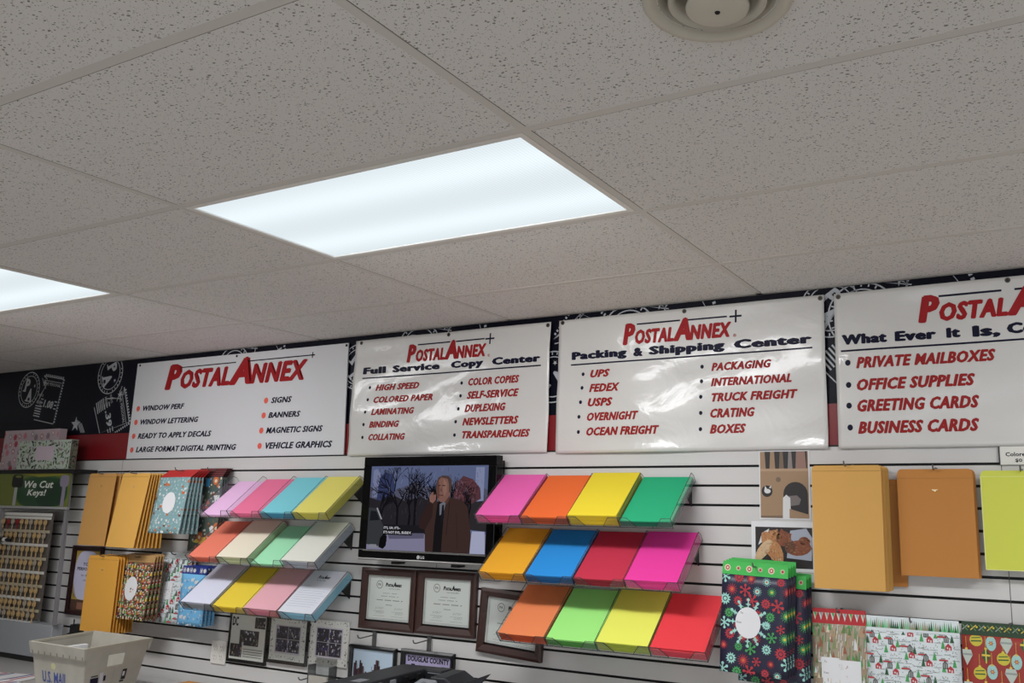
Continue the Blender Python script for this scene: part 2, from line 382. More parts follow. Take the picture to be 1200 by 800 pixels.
# ---------------------------------------------------------------- banners on the fascia
INKR = mat('ink_red', (160, 34, 38), .45, k=1.1, spec=.15); INKB = mat('ink_navy', (22, 22, 46), .45, k=1.1, spec=.15); INKK = mat('ink_black', (22, 22, 26), .45, k=1.1, spec=.15)
LISTR = mat('ink_list_red', (150, 38, 38), .45, k=1.15, spec=.15); BULR = mat('bullet_red', (214, 88, 74), .45, k=1.5)
BOARD = mat('sign_board', (182, 182, 184), .5, k=1.55)
VINYL = mat('banner_vinyl', (186, 184, 181), .32, bump=.6, bscale=5, coat=.7, k=1.5)
GROM = mat('grommet_steel', (70, 68, 64), .35, metal=.8)
def logo(m, x0, x1, z0, zs, zP, y, fn=None, plus=None, xA=None, m2=None):
    """red slanted wordmark in two sizes of capitals"""
    W = x1-x0; m2 = m2 or INKR
    segs = [('P', 0, .125, zP), ('OSTAL', .118, .485, zs), ('A', .475, .645, zP+.004), ('NNEX', .628, 1.0, zs)]
    for t, a, b, h in segs: m.text(t, x0+a*W, x0+b*W, z0, h, y, m2, .075, .22, fn)
def vinyl_fn(x0, x1, z0, z1, seed):
    rnd = random.Random(seed); ph = [rnd.uniform(0, 6.28) for _ in range(6)]
    def f(x, y, z):
        u, v = (x-x0)/(x1-x0), (z-z0)/(z1-z0)
        d = .0035*math.sin(3.1*u*2+ph[0]+1.5*v) + .0028*math.sin(7*v+4*u+ph[1]) + .0014*math.sin(17*u+ph[2]+5*v) + .0012*math.sin(19*v+ph[3]-9*u)
        # slack sags between the top grommets, the bottom hem curls out
        sag = .004*abs(math.sin(2*math.pi*u))*math.exp(-((1-v)/.12)**2)
        hem = .004*math.exp(-(v/.06)**2)*(1+math.sin(9*u+ph[4]))
        pin = min(1, 8*(1-v)+.2)
        return (x, y - .009 - pin*d - sag - hem, z)
    return f
def banner(name, label, x0, x1, z0, z1, seed, grom, draw):
    fn = vinyl_fn(x0, x1, z0, z1, seed)
    t = thing(name, ((x0+x1)/2, 0, z0), label, 'banner')
    nx, nz = 72, 40; m = MB()
    vs = [fn(x0+(x1-x0)*i/nx, 0, z0+(z1-z0)*k/nz) for k in range(nz+1) for i in range(nx+1)]
    m.add(vs, [(k*(nx+1)+i, k*(nx+1)+i+1, (k+1)*(nx+1)+i+1, (k+1)*(nx+1)+i) for k in range(nz) for i in range(nx)], VINYL)
    s = m.build('sheet', t, True); so = s.modifiers.new('thick', 'SOLIDIFY'); so.thickness = .0008; so.offset = 1
    hm = MB()   # the welded hem line
    for za in (z0+.016, ):
        for i in range(24):
            a, b = x0+(x1-x0)*i/24, x0+(x1-x0)*(i+1)/24
            hm.add([fn(a,-.0004,za), fn(b,-.0004,za), fn(b,-.0004,za+.0016), fn(a,-.0004,za+.0016)], [(0,1,2,3)], mat('hem_weld', (150, 148, 144), .4))
    hm.build('hem', t)
    f2 = lambda x, y, z: (lambda p: (p[0], p[1]-.0016+y, p[2]))(fn(x, 0, z))
    for gx, gz in grom:
        q = f2(gx, 0, gz); gm = MB(); gm.prism([(q[0]+.0095*math.cos(a*.449), q[1]-.001, q[2]+.0095*math.sin(a*.449)) for a in range(14)], (0, .002, 0), GROM)
        gm.prism([(q[0]+.004*math.cos(a*.785), q[1]-.0016, q[2]+.004*math.sin(a*.785)) for a in range(8)], (0, .001, 0), GRV); gm.build('grommet', t)
    draw(t, f2)
    return t
def rule(m, x0, x1, z, th, fn, mt):
    for i in range(16):
        a, b = x0+(x1-x0)*i/16, x0+(x1-x0)*(i+1)/16
        m.add([fn(a,0,z-th/2), fn(b,0,z-th/2), fn(b,0,z+th/2), fn(a,0,z+th/2)], [(0,1,2,3)], mt)
def bullets(m, pts, r, fn, mt):
    for x, z in pts: m.add([fn(x+r*.9*math.cos(k*.5236), 0, z+r*math.sin(k*.5236)) for k in range(12)], [tuple(range(12))], mt)
def crow(m, x, z, s, fn, mt):
    rule(m, x-s, x+s, z, s*.30, fn, mt); m.add([fn(x-s*.15,0,z-s), fn(x+s*.15,0,z-s), fn(x+s*.15+.1*s,0,z+s), fn(x-s*.15+.1*s,0,z+s)], [(0,1,2,3)], mt)
def sheet_texts(rows, bul, heads, rl, lg, reg):
    def d(t, fn):
        m = MB(); logo(m, *lg, 0, fn); m.build('logo', t)
        m = MB()
        rule(m, lg[0]+.068, lg[0]+.27, 2.3615, .0065, fn, INKB); rule(m, lg[0]+.305, lg[0]+.478, 2.360, .0065, fn, INKB); crow(m, lg[1]+.018, 2.358, .026, fn, INKB)
        if reg: 
            m.text('®', reg[0]-.007, reg[0]+.007, reg[1]-.006, reg[1]+.008, 0, INKR, .01, 0, fn)
        m.build('logo_line', t)
        m = MB()
        for h in heads: m.text(h[0], h[1], h[2], h[3], h[4], 0, INKB, .085, 0, fn)
        rule(m, *rl, .0065, fn, INKB); m.build('heading', t)
        for r, b in zip(rows, bul):
            m = MB(); m.text(*r, 0, LISTR, .068, .28, fn); bullets(m, [b], .0085, fn, INKB); m.build('list_line', t)
    return d
# the flat rigid sign on the left
t = thing('window_graphics_sign', (-1.87, 0, 1.828), 'flat white sign board listing window lettering and decals, leftmost of the signs', 'sign')
m = MB(); m.box(-2.752, -.998, -.009, -.003, 1.829, 2.4065, BOARD); m.v = [(x + (.004 if x < -2 else (-.014 if z > 2 else .012)), y, z) for x, y, z in m.v]; m.build('board', t)
Y1 = -.0095
m = MB(); logo(m, -2.465, -1.293, 2.229, 2.342, 2.381, Y1); m.build('logo', t)
m = MB(); m.line(-2.33, 2.3575, -1.86, 2.3585, .006, Y1, INKK); m.line(-1.77, 2.359, -1.25, 2.360, .006, Y1, INKK); m.line(-1.264, 2.344, -1.262, 2.376, .007, Y1, INKK); m.line(-1.278, 2.36, -1.246, 2.36, .007, Y1, INKK); m.build('logo_line', t)
for r, b in zip((('WINDOW PERF',-2.645,-2.267,2.112,2.144),('WINDOW LETTERING',-2.653,-2.130,2.030,2.062),('READY TO APPLY DECALS',-2.661,-2.006,1.946,1.979),
  ('LARGE FORMAT DIGITAL PRINTING',-2.664,-1.789,1.866,1.899),('SIGNS',-1.547,-1.391,2.113,2.146),('BANNERS',-1.558,-1.317,2.033,2.065),('MAGNETIC SIGNS',-1.565,-1.146,1.950,1.983),('VEHICLE GRAPHICS',-1.560,-1.070,1.867,1.902)), ((-2.690,2.128),(-2.696,2.046),(-2.701,1.963),(-2.703,1.881),(-1.587,2.130),(-1.595,2.049),(-1.602,1.967),(-1.604,1.884))):
    m = MB(); m.text(*r, Y1, INKB, .05, .24); m.disc(b[0], b[1], .0165, Y1, BULR, 16); m.build('list_line', t)
for x in (-2.722, -1.858, -1.022):
    m = MB(); m.prism([(x+.007*math.cos(a*.785), -.012, 2.394+.007*math.sin(a*.785)) for a in range(8)], (0,.004,0), GRV); m.build('screw', t)
banner('copy_center_banner', 'white vinyl banner above the television with red list of copy services', -.955, .232, 1.821, 2.411, 1, ((-.917,2.398),(-.353,2.398),(.216,2.396)),
  sheet_texts((('HIGH SPEED',-.801,-.521,2.144,2.177),('COLORED PAPER',-.805,-.433,2.082,2.115),('LAMINATING',-.812,-.542,2.021,2.054),('BINDING',-.820,-.630,1.958,1.991),('COLLATING',-.819,-.585,1.895,1.928),
   ('COLOR COPIES',-.224,.070,2.141,2.177),('SELF-SERVICE',-.231,.071,2.078,2.115),('DUPLEXING',-.239,.000,2.016,2.053),('NEWSLETTERS',-.246,.073,1.953,1.990),('TRANSPARENCIES',-.244,.139,1.892,1.928)),
   ((-.838,2.163),(-.843,2.101),(-.851,2.039),(-.857,1.976),(-.860,1.912),(-.264,2.157),(-.269,2.096),(-.276,2.034),(-.285,1.973),(-.287,1.910)),
   (('Full',-.891,-.742,2.232,2.268),('Service',-.70,-.402,2.232,2.268),('Copy',-.335,-.135,2.222,2.266),('Center',-.085,.185,2.230,2.266)), (-.892,.187,2.2125), (-.610,-.120,2.276,2.338,2.366), (-.106,2.278)))
banner('shipping_center_banner', 'white vinyl banner above the bright paper trays with red list of shipping carriers', .276, 1.480, 1.815, 2.411, 2, ((.295,2.400),(.891,2.399),(1.466,2.398)),
  sheet_texts((('UPS',.442,.541,2.142,2.177),('FEDEX',.440,.591,2.078,2.114),('USPS',.435,.557,2.015,2.052),('OVERNIGHT',.433,.683,1.952,1.989),('OCEAN FREIGHT',.433,.780,1.888,1.925),
   ('PACKAGING',1.009,1.264,2.138,2.172),('INTERNATIONAL',1.006,1.345,2.075,2.110),('TRUCK FREIGHT',1.009,1.367,2.012,2.048),('CRATING',1.003,1.192,1.947,1.985),('BOXES',1.001,1.155,1.883,1.921)),
   ((.406,2.160),(.404,2.099),(.399,2.036),(.393,1.972),(.393,1.906),(.969,2.159),(.965,2.099),(.962,2.035),(.962,1.969),(.961,1.903)),
   (('Packing',.346,.622,2.216,2.262),('&',.652,.698,2.222,2.260),('Shipping',.725,1.070,2.214,2.262),('Center',1.108,1.431,2.222,2.260)), (.342,1.431,2.2045), (.602,1.099,2.274,2.338,2.368), (1.113,2.278)))
def draw4(t, fn):
    m = MB(); logo(m, 1.825, 2.455, 2.268, 2.338, 2.370, 0, fn); m.build('logo', t)
    m = MB(); rule(m, 1.901, 2.113, 2.3625, .0075, fn, INKB); rule(m, 2.155, 2.43, 2.3625, .0075, fn, INKB); crow(m, 2.475, 2.362, .028, fn, INKB); m.build('logo_line', t)
    m = MB()
    for h in (('What',1.544,1.712,2.205,2.245),('Ever',1.740,1.886,2.205,2.244),('It',1.920,1.968,2.205,2.243),('Is,',2.008,2.100,2.195,2.243),('Co',2.121,2.215,2.204,2.244)): m.text(*h, 0, INKB, .085, 0, fn)
    rule(m, 1.540, 2.70, 2.182, .007, fn, INKB); m.build('heading', t)
    for r, b in zip((('PRIVATE MAILBOXES',1.595,2.080,2.112,2.156),('OFFICE SUPPLIES',1.594,2.008,2.028,2.073),('GREETING CARDS',1.593,2.017,1.949,1.995),('BUSINESS CARDS',1.592,2.012,1.867,1.914)), ((1.565,2.136),(1.564,2.052),(1.563,1.974),(1.564,1.892))):
        m = MB(); m.text(*r, 0, LISTR, .068, .28, fn); bullets(m, [b], .0115, fn, INKB); m.build('list_line', t)
banner('mailbox_banner', 'white vinyl banner listing private mailboxes, cut off by the right edge of the photo', 1.519, 2.735, 1.8135, 2.409, 3, ((1.536,2.396),(2.135,2.397),(2.716,2.396)), draw4)

# ---------------------------------------------------------------- sloping clear trays with coloured paper
ACR = clear('clear_acrylic', (.965, .975, .975), opac=.03)
AED = clear('acrylic_edge', (.55, .57, .58), rough=.15, opac=.35, dcol=(100, 98, 98))
BRK = mat('black_bracket', (14, 14, 15), .5)
TH = R(40.0); CT, ST = math.cos(TH), math.sin(TH); YF = -.222
PAPERN = [0]
def tray(x0, x1, z0, label, papers):
    t = thing('paper_tray', ((x0+x1)/2, 0, z0), label, 'tray', 'clear sloping paper trays')
    S = lambda x, u, n: (x, YF + u*CT - n*ST, z0 + u*ST + n*CT)
    W = (x1-x0)/4; UM = .281; th = .003; H = .046
    m = MB(); m.prism([S(x0,0,-th), S(x0,UM,-th), S(x0,UM,0), S(x0,0,0)], (x1-x0, 0, 0), ACR)
    # visible cut edges of the sheet are greyer
    m.prism([S(x0,-.0015,-th), S(x0,0,-th), S(x0,0,0), S(x0,-.0015,0)], (x1-x0, 0, 0), AED); m.build('base', t)
    def rim(mb, pts, d):
        mb.prism(pts, d, ACR, AED)
    for k in range(5):
        x = x0 + W*k - (th/2 if 0 < k < 4 else (0 if k == 0 else th)); m = MB()
        pts = [S(x,0,0), S(x,UM,0), S(x,UM+.0,.030), S(x,UM-.012,.052), S(x,.012,H), S(x,0,H)]
        rim(m, pts, (th, 0, 0))
        for a, b in ((pts[3], pts[4]), (pts[4], pts[5]), (pts[0], pts[5]), (pts[2], pts[3])):      # polished edge catches as a thin line
            m.tube([Vector(a)+Vector((th/2,0,0)), Vector(b)+Vector((th/2,0,0))], .00115, AED, 4)
        m.build('divider', t)
    for k in range(4):
        a, b = x0+W*k, x0+W*(k+1); e = .042; s = .030
        for sg, q in ((1, a), (-1, b)):
            m = MB()
            pts = [S(q,0,0), S(q,0,H), S(q+sg*e,0,H), S(q+sg*(e+s),0,.004), S(q+sg*(e+s),0,0)]
            if sg < 0: pts = pts[::-1]
            d = Vector((0, -CT*th, -ST*th)); m.prism(pts, d, ACR, AED)
            P = [S(q,0,H), S(q+sg*e*.8,0,H), S(q+sg*e,0,H*.93), S(q+sg*(e+s),0,.004)]
            m.tube([Vector(p)+d/2 for p in P], .0011, AED, 4)
            m.build('front_lip', t)
    for k in range(3):
        x = x0 + (x1-x0)*(.10+.40*k); p = S(x, .012, -th); m = MB()
        m.tube([p, (p[0], p[1]-.002, p[2]-.009)], .004, clear('clear_knob', (.8, .8, .8), opac=.5), 8); m.build('bumper', t)
    for x in (x0+.105, x1-.02):
        m = MB(); p = S(x, .20, -.004); q = S(x, UM-.004, -.004)
        m.prism([(x-.002, p[1], p[2]), (x-.002, -.002, q[2]), (x-.002, -.002, p[2]-.045), (x-.002, p[1]+.01, p[2]-.006)], (.004, 0, 0), BRK); m.build('bracket', t)
    # the paper: every stack is lifted out on its own
    for k, (lab, top, th_, side) in enumerate(papers):
        a = x0+W*k+.0035; m = MB(); rnd = random.Random(int(1000*(x0+z0))+k)
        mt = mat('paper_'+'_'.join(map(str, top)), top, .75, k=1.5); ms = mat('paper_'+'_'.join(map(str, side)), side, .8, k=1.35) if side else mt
        n = .0008; i = 0
        while n < th_-.001:
            h = min(rnd.uniform(.004, .009), th_-n); jx, ju = rnd.uniform(-.0008, .0008), rnd.uniform(-.001, .001)
            if th_-n-h < .003: h = th_-n
            last = n+h >= th_-1e-6
            xa, xb, ua, ub = a+.001+jx, a+W-.0075+jx, .0035+ju, .275+ju
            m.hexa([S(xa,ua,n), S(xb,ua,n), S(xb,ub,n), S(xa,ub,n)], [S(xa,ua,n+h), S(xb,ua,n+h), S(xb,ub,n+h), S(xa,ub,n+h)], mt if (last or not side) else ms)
            n += h + .0002; i += 1
        o = m.build('paper_stack'); tag(o, lab, 'paper', 'coloured paper stacks in the clear trays')
        if 'printed' in lab:
            q = MB(); yy = lambda x, y, z: S(x, z, th_+.0004)
            xa = a+.01
            logo(q, xa+.055, xa+.135, .222, .236, .244, 0, yy, m2=INKK); q.text('Your Home Office', xa+.06, xa+.12, .208, .215, 0, INKK, 0, 0, yy)
            q.text('We are pleased', xa+.01, xa+.05, .172, .178, 0, INKK, 0, 0, yy)
            for r in range(9): q.add([yy(xa+.01,0,.155-.014*r), yy(xa+.19-.01*(r % 3),0,.155-.014*r), yy(xa+.19-.01*(r % 3),0,.157-.014*r), yy(xa+.01,0,.157-.014*r)], [(0,1,2,3)], mat('faint_ink', (150, 150, 160), .7))
            pr = q.build('printed_text'); pr.parent = o
    return t
P = 'in the top right-hand tray'
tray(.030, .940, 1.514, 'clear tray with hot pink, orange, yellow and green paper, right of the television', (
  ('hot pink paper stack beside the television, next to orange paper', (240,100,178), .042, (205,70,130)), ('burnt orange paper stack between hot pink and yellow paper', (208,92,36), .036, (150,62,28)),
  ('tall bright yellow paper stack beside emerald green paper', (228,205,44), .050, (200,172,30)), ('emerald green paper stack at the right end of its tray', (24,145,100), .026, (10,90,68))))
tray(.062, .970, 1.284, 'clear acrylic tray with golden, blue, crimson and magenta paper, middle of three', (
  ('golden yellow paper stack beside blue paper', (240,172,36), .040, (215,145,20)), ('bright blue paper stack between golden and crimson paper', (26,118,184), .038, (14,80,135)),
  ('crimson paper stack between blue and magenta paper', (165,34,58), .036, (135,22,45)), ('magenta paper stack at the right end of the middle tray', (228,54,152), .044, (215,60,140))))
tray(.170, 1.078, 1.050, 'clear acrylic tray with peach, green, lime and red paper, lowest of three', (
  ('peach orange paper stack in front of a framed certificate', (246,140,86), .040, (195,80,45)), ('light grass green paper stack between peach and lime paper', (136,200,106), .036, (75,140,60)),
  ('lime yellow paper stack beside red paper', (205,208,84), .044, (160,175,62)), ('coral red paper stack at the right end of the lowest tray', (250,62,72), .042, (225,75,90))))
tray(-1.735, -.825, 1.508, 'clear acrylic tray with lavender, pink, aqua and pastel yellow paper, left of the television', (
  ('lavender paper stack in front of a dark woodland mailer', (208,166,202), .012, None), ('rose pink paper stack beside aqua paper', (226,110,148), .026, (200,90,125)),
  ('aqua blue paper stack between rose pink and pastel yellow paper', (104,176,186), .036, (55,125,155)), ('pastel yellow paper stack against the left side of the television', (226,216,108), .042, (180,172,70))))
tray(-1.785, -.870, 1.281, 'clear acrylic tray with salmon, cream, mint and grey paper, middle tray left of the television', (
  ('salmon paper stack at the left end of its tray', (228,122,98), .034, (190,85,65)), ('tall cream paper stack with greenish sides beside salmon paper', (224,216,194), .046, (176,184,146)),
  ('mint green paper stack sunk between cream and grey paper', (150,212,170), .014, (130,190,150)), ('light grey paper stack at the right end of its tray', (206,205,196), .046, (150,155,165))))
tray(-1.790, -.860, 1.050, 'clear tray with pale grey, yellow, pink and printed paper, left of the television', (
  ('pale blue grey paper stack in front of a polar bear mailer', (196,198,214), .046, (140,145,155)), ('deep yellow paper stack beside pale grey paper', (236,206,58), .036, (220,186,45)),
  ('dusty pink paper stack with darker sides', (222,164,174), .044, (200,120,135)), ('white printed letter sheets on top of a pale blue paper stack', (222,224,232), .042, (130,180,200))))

# ---------------------------------------------------------------- television
t = thing('television', (-.361, 0, 1.328), 'black flat screen television on the wall showing a man in a brown coat', 'television')
PB = mat('piano_black', (7, 7, 8), .12, coat=.0, spec=.22); SV = mat('tv_silver', (120, 118, 116), .3, metal=.6)
x0, x1, z0, z1 = -.752, .030, 1.330, 1.807; sx0, sx1, sz0, sz1 = -.704, -.016, 1.377, 1.763
m = MB()
m.box(x0, x1, -.10, -.055, sz1, z1, PB); m.box(x0, x1, -.10, -.055, z0+.008, sz0, PB); m.box(x0, sx0, -.10, -.055, sz0, sz1, PB); m.box(sx1, x1, -.10, -.055, sz0, sz1, PB)
m.build('bezel', t, bevel=.003)
m = MB(); m.box(x0+.02, x1-.02, -.056, -.012, z0+.02, z1-.02, PB); m.build('back_cover', t)
m = MB(); m.box(x0+.004, x1-.004, -.103, -.06, z0-.002, z0+.007, SV); m.build('bottom_trim', t, bevel=.002)
m = MB(); m.line(sx0-.02, sz0-.006, sx1+.005, sz0-.006, .004, -.1005, SV); m.build('bezel_strip', t)
m = MB(); m.disc(-.385, 1.351, .0085, -.1005, mat('logo_grey', (190, 190, 190), .4)); m.text('LG', -.371, -.350, 1.345, 1.357, -.1005, mat('logo_grey'), .02); m.ring(-.385, 1.351, .0062, .0012, -.1008, PB, 16); m.line(-.387, 1.354, -.387, 1.349, .0014, -.1008, PB); m.line(-.387, 1.349, -.383, 1.349, .0014, -.1008, PB); m.build('logo', t)
m = MB()
for x in (-.55, -.2): m.box(x-.02, x+.02, -.07, -.02, z0-.018, z0-.002, BRK)
m.build('mount_feet', t)
# the picture on the screen
def E_(col, s=1.0):
    a = sum(col)/3; col = tuple(int((.8*v+.2*a)*.94) for v in col); return emit('screen_%d_%d_%d' % col, col, s)
m = MB(); y = -.0975; W, H = sx1-sx0, sz1-sz0
def q(u0, u1, v0, v1, col, d=0): m.rect(sx0+u0*W, sx0+u1*W, sz0+v0*H, sz0+v1*H, y-d, E_(col))
def pl(pts, col, d): m.flat([(sx0+u*W, sz0+v*H) for u, v in pts], y-d*.00012, E_(col))
def ln(u0, v0, u1, v1, t_, col, d): m.line(sx0+u0*W, sz0+v0*H, sx0+u1*W, sz0+v1*H, t_*W, y-d*.00012, E_(col))
q(0, 1, 0, 1, (84, 96, 138)); pl([(0,.55),(1,.5),(1,.72),(.8,.85),(.6,.7),(.4,.8),(.2,.7),(0,.75)], (78,80,104), 1)
pl([(.02,.62),(.02,.95),(.05,.97),(.09,.9),(.09,.62)], (112,120,160), 1); pl([(.06,.55),(.08,.86),(.13,.93),(.19,.9),(.22,.78),(.22,.55)], (46,56,98), 2)
pl([(.9,.45),(.9,.98),(.97,.98),(.97,.45)], (120,130,170), 2)
pl([(0,.3),(0,.62),(.1,.58),(.2,.66),(.32,.58),(.45,.64),(.55,.58),(.6,.3)], (38,35,40), 3); pl([(.6,.3),(.62,.6),(.7,.55),(1,.6),(1,.25)], (44,42,46), 3)
rr = random.Random(5)
def tree(u, v, ang, l, th_, dep):
    if dep == 0: return
    u1, v1 = u+l*math.cos(ang)*.56, v+l*math.sin(ang); u1 = min(max(u1, .005), .99); v1 = min(v1, .985)
    ln(u, v, u1, v1, th_, (19, 17, 22), 6)
    for k in range(3 if dep > 3 else 2): tree(u1, v1, ang+rr.uniform(-.7, .7), l*rr.uniform(.6, .85), max(th_*.66, .0022), dep-1)
for u, h in ((.26,.22),(.41,.2),(.36,.14),(.72,.18),(.55,.17),(.12,.14),(.86,.14)): tree(u, .28, 1.57+rr.uniform(-.15,.15), h, .018, 6)
pl([(.72,.6),(.74,.78),(.80,.88),(.88,.84),(.94,.74),(.95,.62),(.88,.56),(.78,.56)], (88,50,58), 5)
for k in range(60): ln(.73+.2*rr.random(), .58+.26*rr.random(), .73+.2*rr.random(), .58+.26*rr.random(), .002, rr.choice(((52,30,38),(120,74,80),(24,20,26))), 7)
pl([(0,0),(0,.22),(.2,.2),(.52,.2),(1,.22),(1,0)], (122,120,152), 8); pl([(.88,.0),(.89,.25),(.99,.25),(1,0)], (158,162,196), 9)
pl([(.18,.2),(.5,.21),(.5,.15),(.2,.13)], (86,84,110), 9); pl([(.1,.3),(.55,.3),(.55,.2),(.1,.2)], (28,27,32), 8)
for k in range(170):      # bare twigs and winter haze behind the lawn
    u, v = rr.uniform(.02, .98), rr.uniform(.3, .97); a_ = rr.uniform(.9, 2.2); l = rr.uniform(.02, .07)
    if v > .35: ln(u, v, min(max(u+l*.5*math.cos(a_), .005), .995), min(v+l*math.sin(a_), .99), rr.uniform(.0012, .003), rr.choice(((30,28,36),(56,54,66),(104,108,140),(126,130,164),(40,38,44)) if v > .6 else ((30,28,34),(52,48,54),(64,60,66))), 7)
# parked van
pl([(0,.06),(0,.50),(.07,.49),(.115,.36),(.135,.3),(.17,.26),(.18,.10),(.10,.04)], (52,54,60), 11); pl([(.015,.34),(.02,.46),(.07,.455),(.105,.35)], (26,28,34), 12); pl([(.07,.49),(.115,.36),(.128,.36),(.08,.50)], (150,152,160), 13)
pl([(.11,.03),(.12,.14),(.15,.19),(.18,.16),(.175,.05),(.15,.01)], (14,14,16), 14); pl([(.02,.02),(.03,.06),(.09,.06),(.1,.02)], (130,132,140), 14)
# man in a brown coat holding a phone to his ear
pl([(.515,0),(.505,.25),(.455,.27),(.45,.36),(.49,.48),(.535,.585),(.57,.6),(.60,.58),(.68,.635),(.80,.60),(.85,.52),(.885,.2),(.88,0)], (62,42,38), 16)
pl([(.505,.25),(.455,.27),(.45,.36),(.49,.48),(.535,.585),(.565,.55),(.56,.4)], (50,33,31), 17); pl([(.58,0),(.585,.3),(.6,.57),(.66,.60),(.655,.3),(.65,0)], (24,21,24), 18)
pl([(.622,.42),(.618,.55),(.655,.585),(.668,.56),(.655,.45)], (104,106,120), 19); pl([(.632,.32),(.64,.54),(.655,.545),(.66,.4)], (24,24,34), 20); ln(.70,.58,.685,.2,.006,(44,28,28),19); ln(.76,.45,.78,.05,.004,(46,31,30),19)
pl([(.595,.62),(.582,.72),(.585,.80),(.60,.86),(.64,.875),(.69,.86),(.705,.78),(.70,.66),(.68,.60),(.655,.575),(.625,.575)], (128,84,74), 21)
pl([(.585,.80),(.595,.86),(.63,.885),(.68,.88),(.71,.83),(.708,.70),(.69,.68),(.688,.78),(.675,.845),(.62,.862)], (78,58,54), 22); pl([(.66,.575),(.70,.66),(.69,.58),(.675,.55)], (90,56,50), 22)
pl([(.595,.62),(.582,.72),(.585,.80),(.60,.84),(.612,.72),(.612,.62)], (98,62,56), 22); pl([(.64,.85),(.67,.80),(.672,.70),(.655,.64),(.64,.72)], (142,98,86), 22); ln(.598,.765,.618,.768,.006,(54,34,32),23); ln(.632,.768,.658,.765,.006,(54,34,32),23); pl([(.618,.70),(.625,.75),(.634,.70)], (100,62,54), 23); ln(.61,.655,.645,.652,.005,(70,36,36),23)
pl([(.535,.58),(.53,.63),(.545,.68),(.57,.70),(.585,.66),(.585,.6),(.56,.56)], (140,94,82), 24); pl([(.56,.66),(.565,.72),(.58,.73),(.582,.66)], (18,18,22), 25)
for k in range(4): ln(.545, .60+.022*k, .578, .61+.022*k, .002, (96,60,54), 26)
m.build('screen', t)
m = MB(); cb = E_((22,21,24)); cw = E_((225,225,235))
m.rect(sx0+.145*W, sx0+.30*W, sz0+.235*H, sz0+.285*H, y-.0032, cb); m.rect(sx0+.145*W, sx0+.40*W, sz0+.18*H, sz0+.235*H, y-.0032, cb)
m.text("IT'S, UH, IT'S--", sx0+.15*W, sx0+.295*W, sz0+.243*H, sz0+.277*H, y-.0034, cw, .01); m.text("IT'S NOT EVIL, BUDDY.", sx0+.15*W, sx0+.395*W, sz0+.19*H, sz0+.225*H, y-.0034, cw, .01); m.build('caption', t)

# ---------------------------------------------------------------- framed certificates and pictures
WOOD = mat('dark_mahogany', (54, 28, 22), .35, noise=.25, nscale=18, coat=.2, k=1.25); MATB = mat('cert_paper', (178, 182, 177), .7, k=1.45); INKG = mat('grey_ink', (92, 94, 92), .7, k=1.2)
BLK = mat('black_frame', (16, 15, 17), .3); GLS = clear('picture_glass', (.97, .98, .98), rough=.02)
def frame(name, x0, x1, z0, z1, fw_, mt, lab, cat, rot=0, dep=.02, inner=MATB, group=None):
    t = thing(name, ((x0+x1)/2, 0, (z0+z1)/2), lab, cat, group)
    m = MB(); yb, yf = -.003, -.003-dep
    o = [(x0,z0),(x1,z0),(x1,z1),(x0,z1)]; n = [(x0+fw_,z0+fw_),(x1-fw_,z0+fw_),(x1-fw_,z1-fw_),(x0+fw_,z1-fw_)]
    md = [(x0+fw_*.35,z0+fw_*.35),(x1-fw_*.35,z0+fw_*.35),(x1-fw_*.35,z1-fw_*.35),(x0+fw_*.35,z1-fw_*.35)]
    rings = [(o, yb), (o, yf+.004), (md, yf), (n, yf+.008), (n, yb-.003)]
    for (a, ya), (b, yb_) in zip(rings, rings[1:]):
        for i in range(4):
            j = (i+1) % 4; m.add([(a[i][0],ya,a[i][1]),(a[j][0],ya,a[j][1]),(b[j][0],yb_,b[j][1]),(b[i][0],yb_,b[i][1])], [(0,1,2,3)], mt)
    m.build('frame', t)
    yi = yb-.004
    m = MB(); m.box(x0+fw_*.8, x1-fw_*.8, yi, yb+.001, z0+fw_*.8, z1-fw_*.8, inner); pr = m.build('print', t)
    if rot: t.rotation_euler = (0, R(rot), 0)
    return t, yi-.0006
def certificate(x0, x1, z0, z1, lab, rot=0):
    t, y = frame('certificate_frame', x0, x1, z0, z1, .034, WOOD, lab, 'certificate', rot, .022, MATB, 'framed certificates below the television')
    m = MB(); a, b, cz, d = x0+.034, x1-.034, z0+.034, z1-.034; W, H = b-a, d-cz
    m.rect(a, b, cz, cz+.008, y+.0002, BLK)
    for s in (.03, .045):
        for e in ((a+s*W, cz+s*W+.004, b-s*W, cz+s*W+.004), (a+s*W, d-s*W, b-s*W, d-s*W), (a+s*W, cz+s*W, a+s*W, d-s*W), (b-s*W, cz+s*W, b-s*W, d-s*W)): m.line(*e, .0008, y, INKG)
    m.ring(a+.27*W, cz+.80*H, .019, .0025, y, INKG, 20); m.text('PA', a+.235*W, a+.305*W, cz+.775*H, cz+.83*H, y, INKG, .02)
    logo(m, a+.41*W, a+.78*W, cz+.765*H, cz+.825*H, cz+.85*H, y, None, m2=INKK); m.text('Your Home Office', a+.48*W, a+.74*W, cz+.71*H, cz+.735*H, y, INKG)
    for u0, u1, v, th_ in ((.36,.68,.62,.0016),(.32,.72,.555,.002),(.22,.82,.47,.0032),(.44,.62,.37,.0025),(.16,.42,.23,.001),(.58,.84,.23,.001),(.16,.42,.13,.001),(.58,.84,.13,.001)):
        n = int((u1-u0)*28)
        for k in range(n):
            if th_ < .0012 or k % 5 != 4: m.line(a+(u0+(u1-u0)*k/n)*W, cz+v*H, a+(u0+(u1-u0)*(k+.8)/n)*W, cz+v*H, th_, y, INKG)
    for u, v in ((.2,.27),(.64,.27),(.22,.17),(.66,.17)):
        for k in range(6): m.line(a+(u+.03*k)*W, cz+(v+.02*((k*7) % 3))*H, a+(u+.03*k+.03)*W, cz+(v+.02*((k*7+5) % 3)+.015)*H, .0012, y, INKG)
    m.build('printing', t)
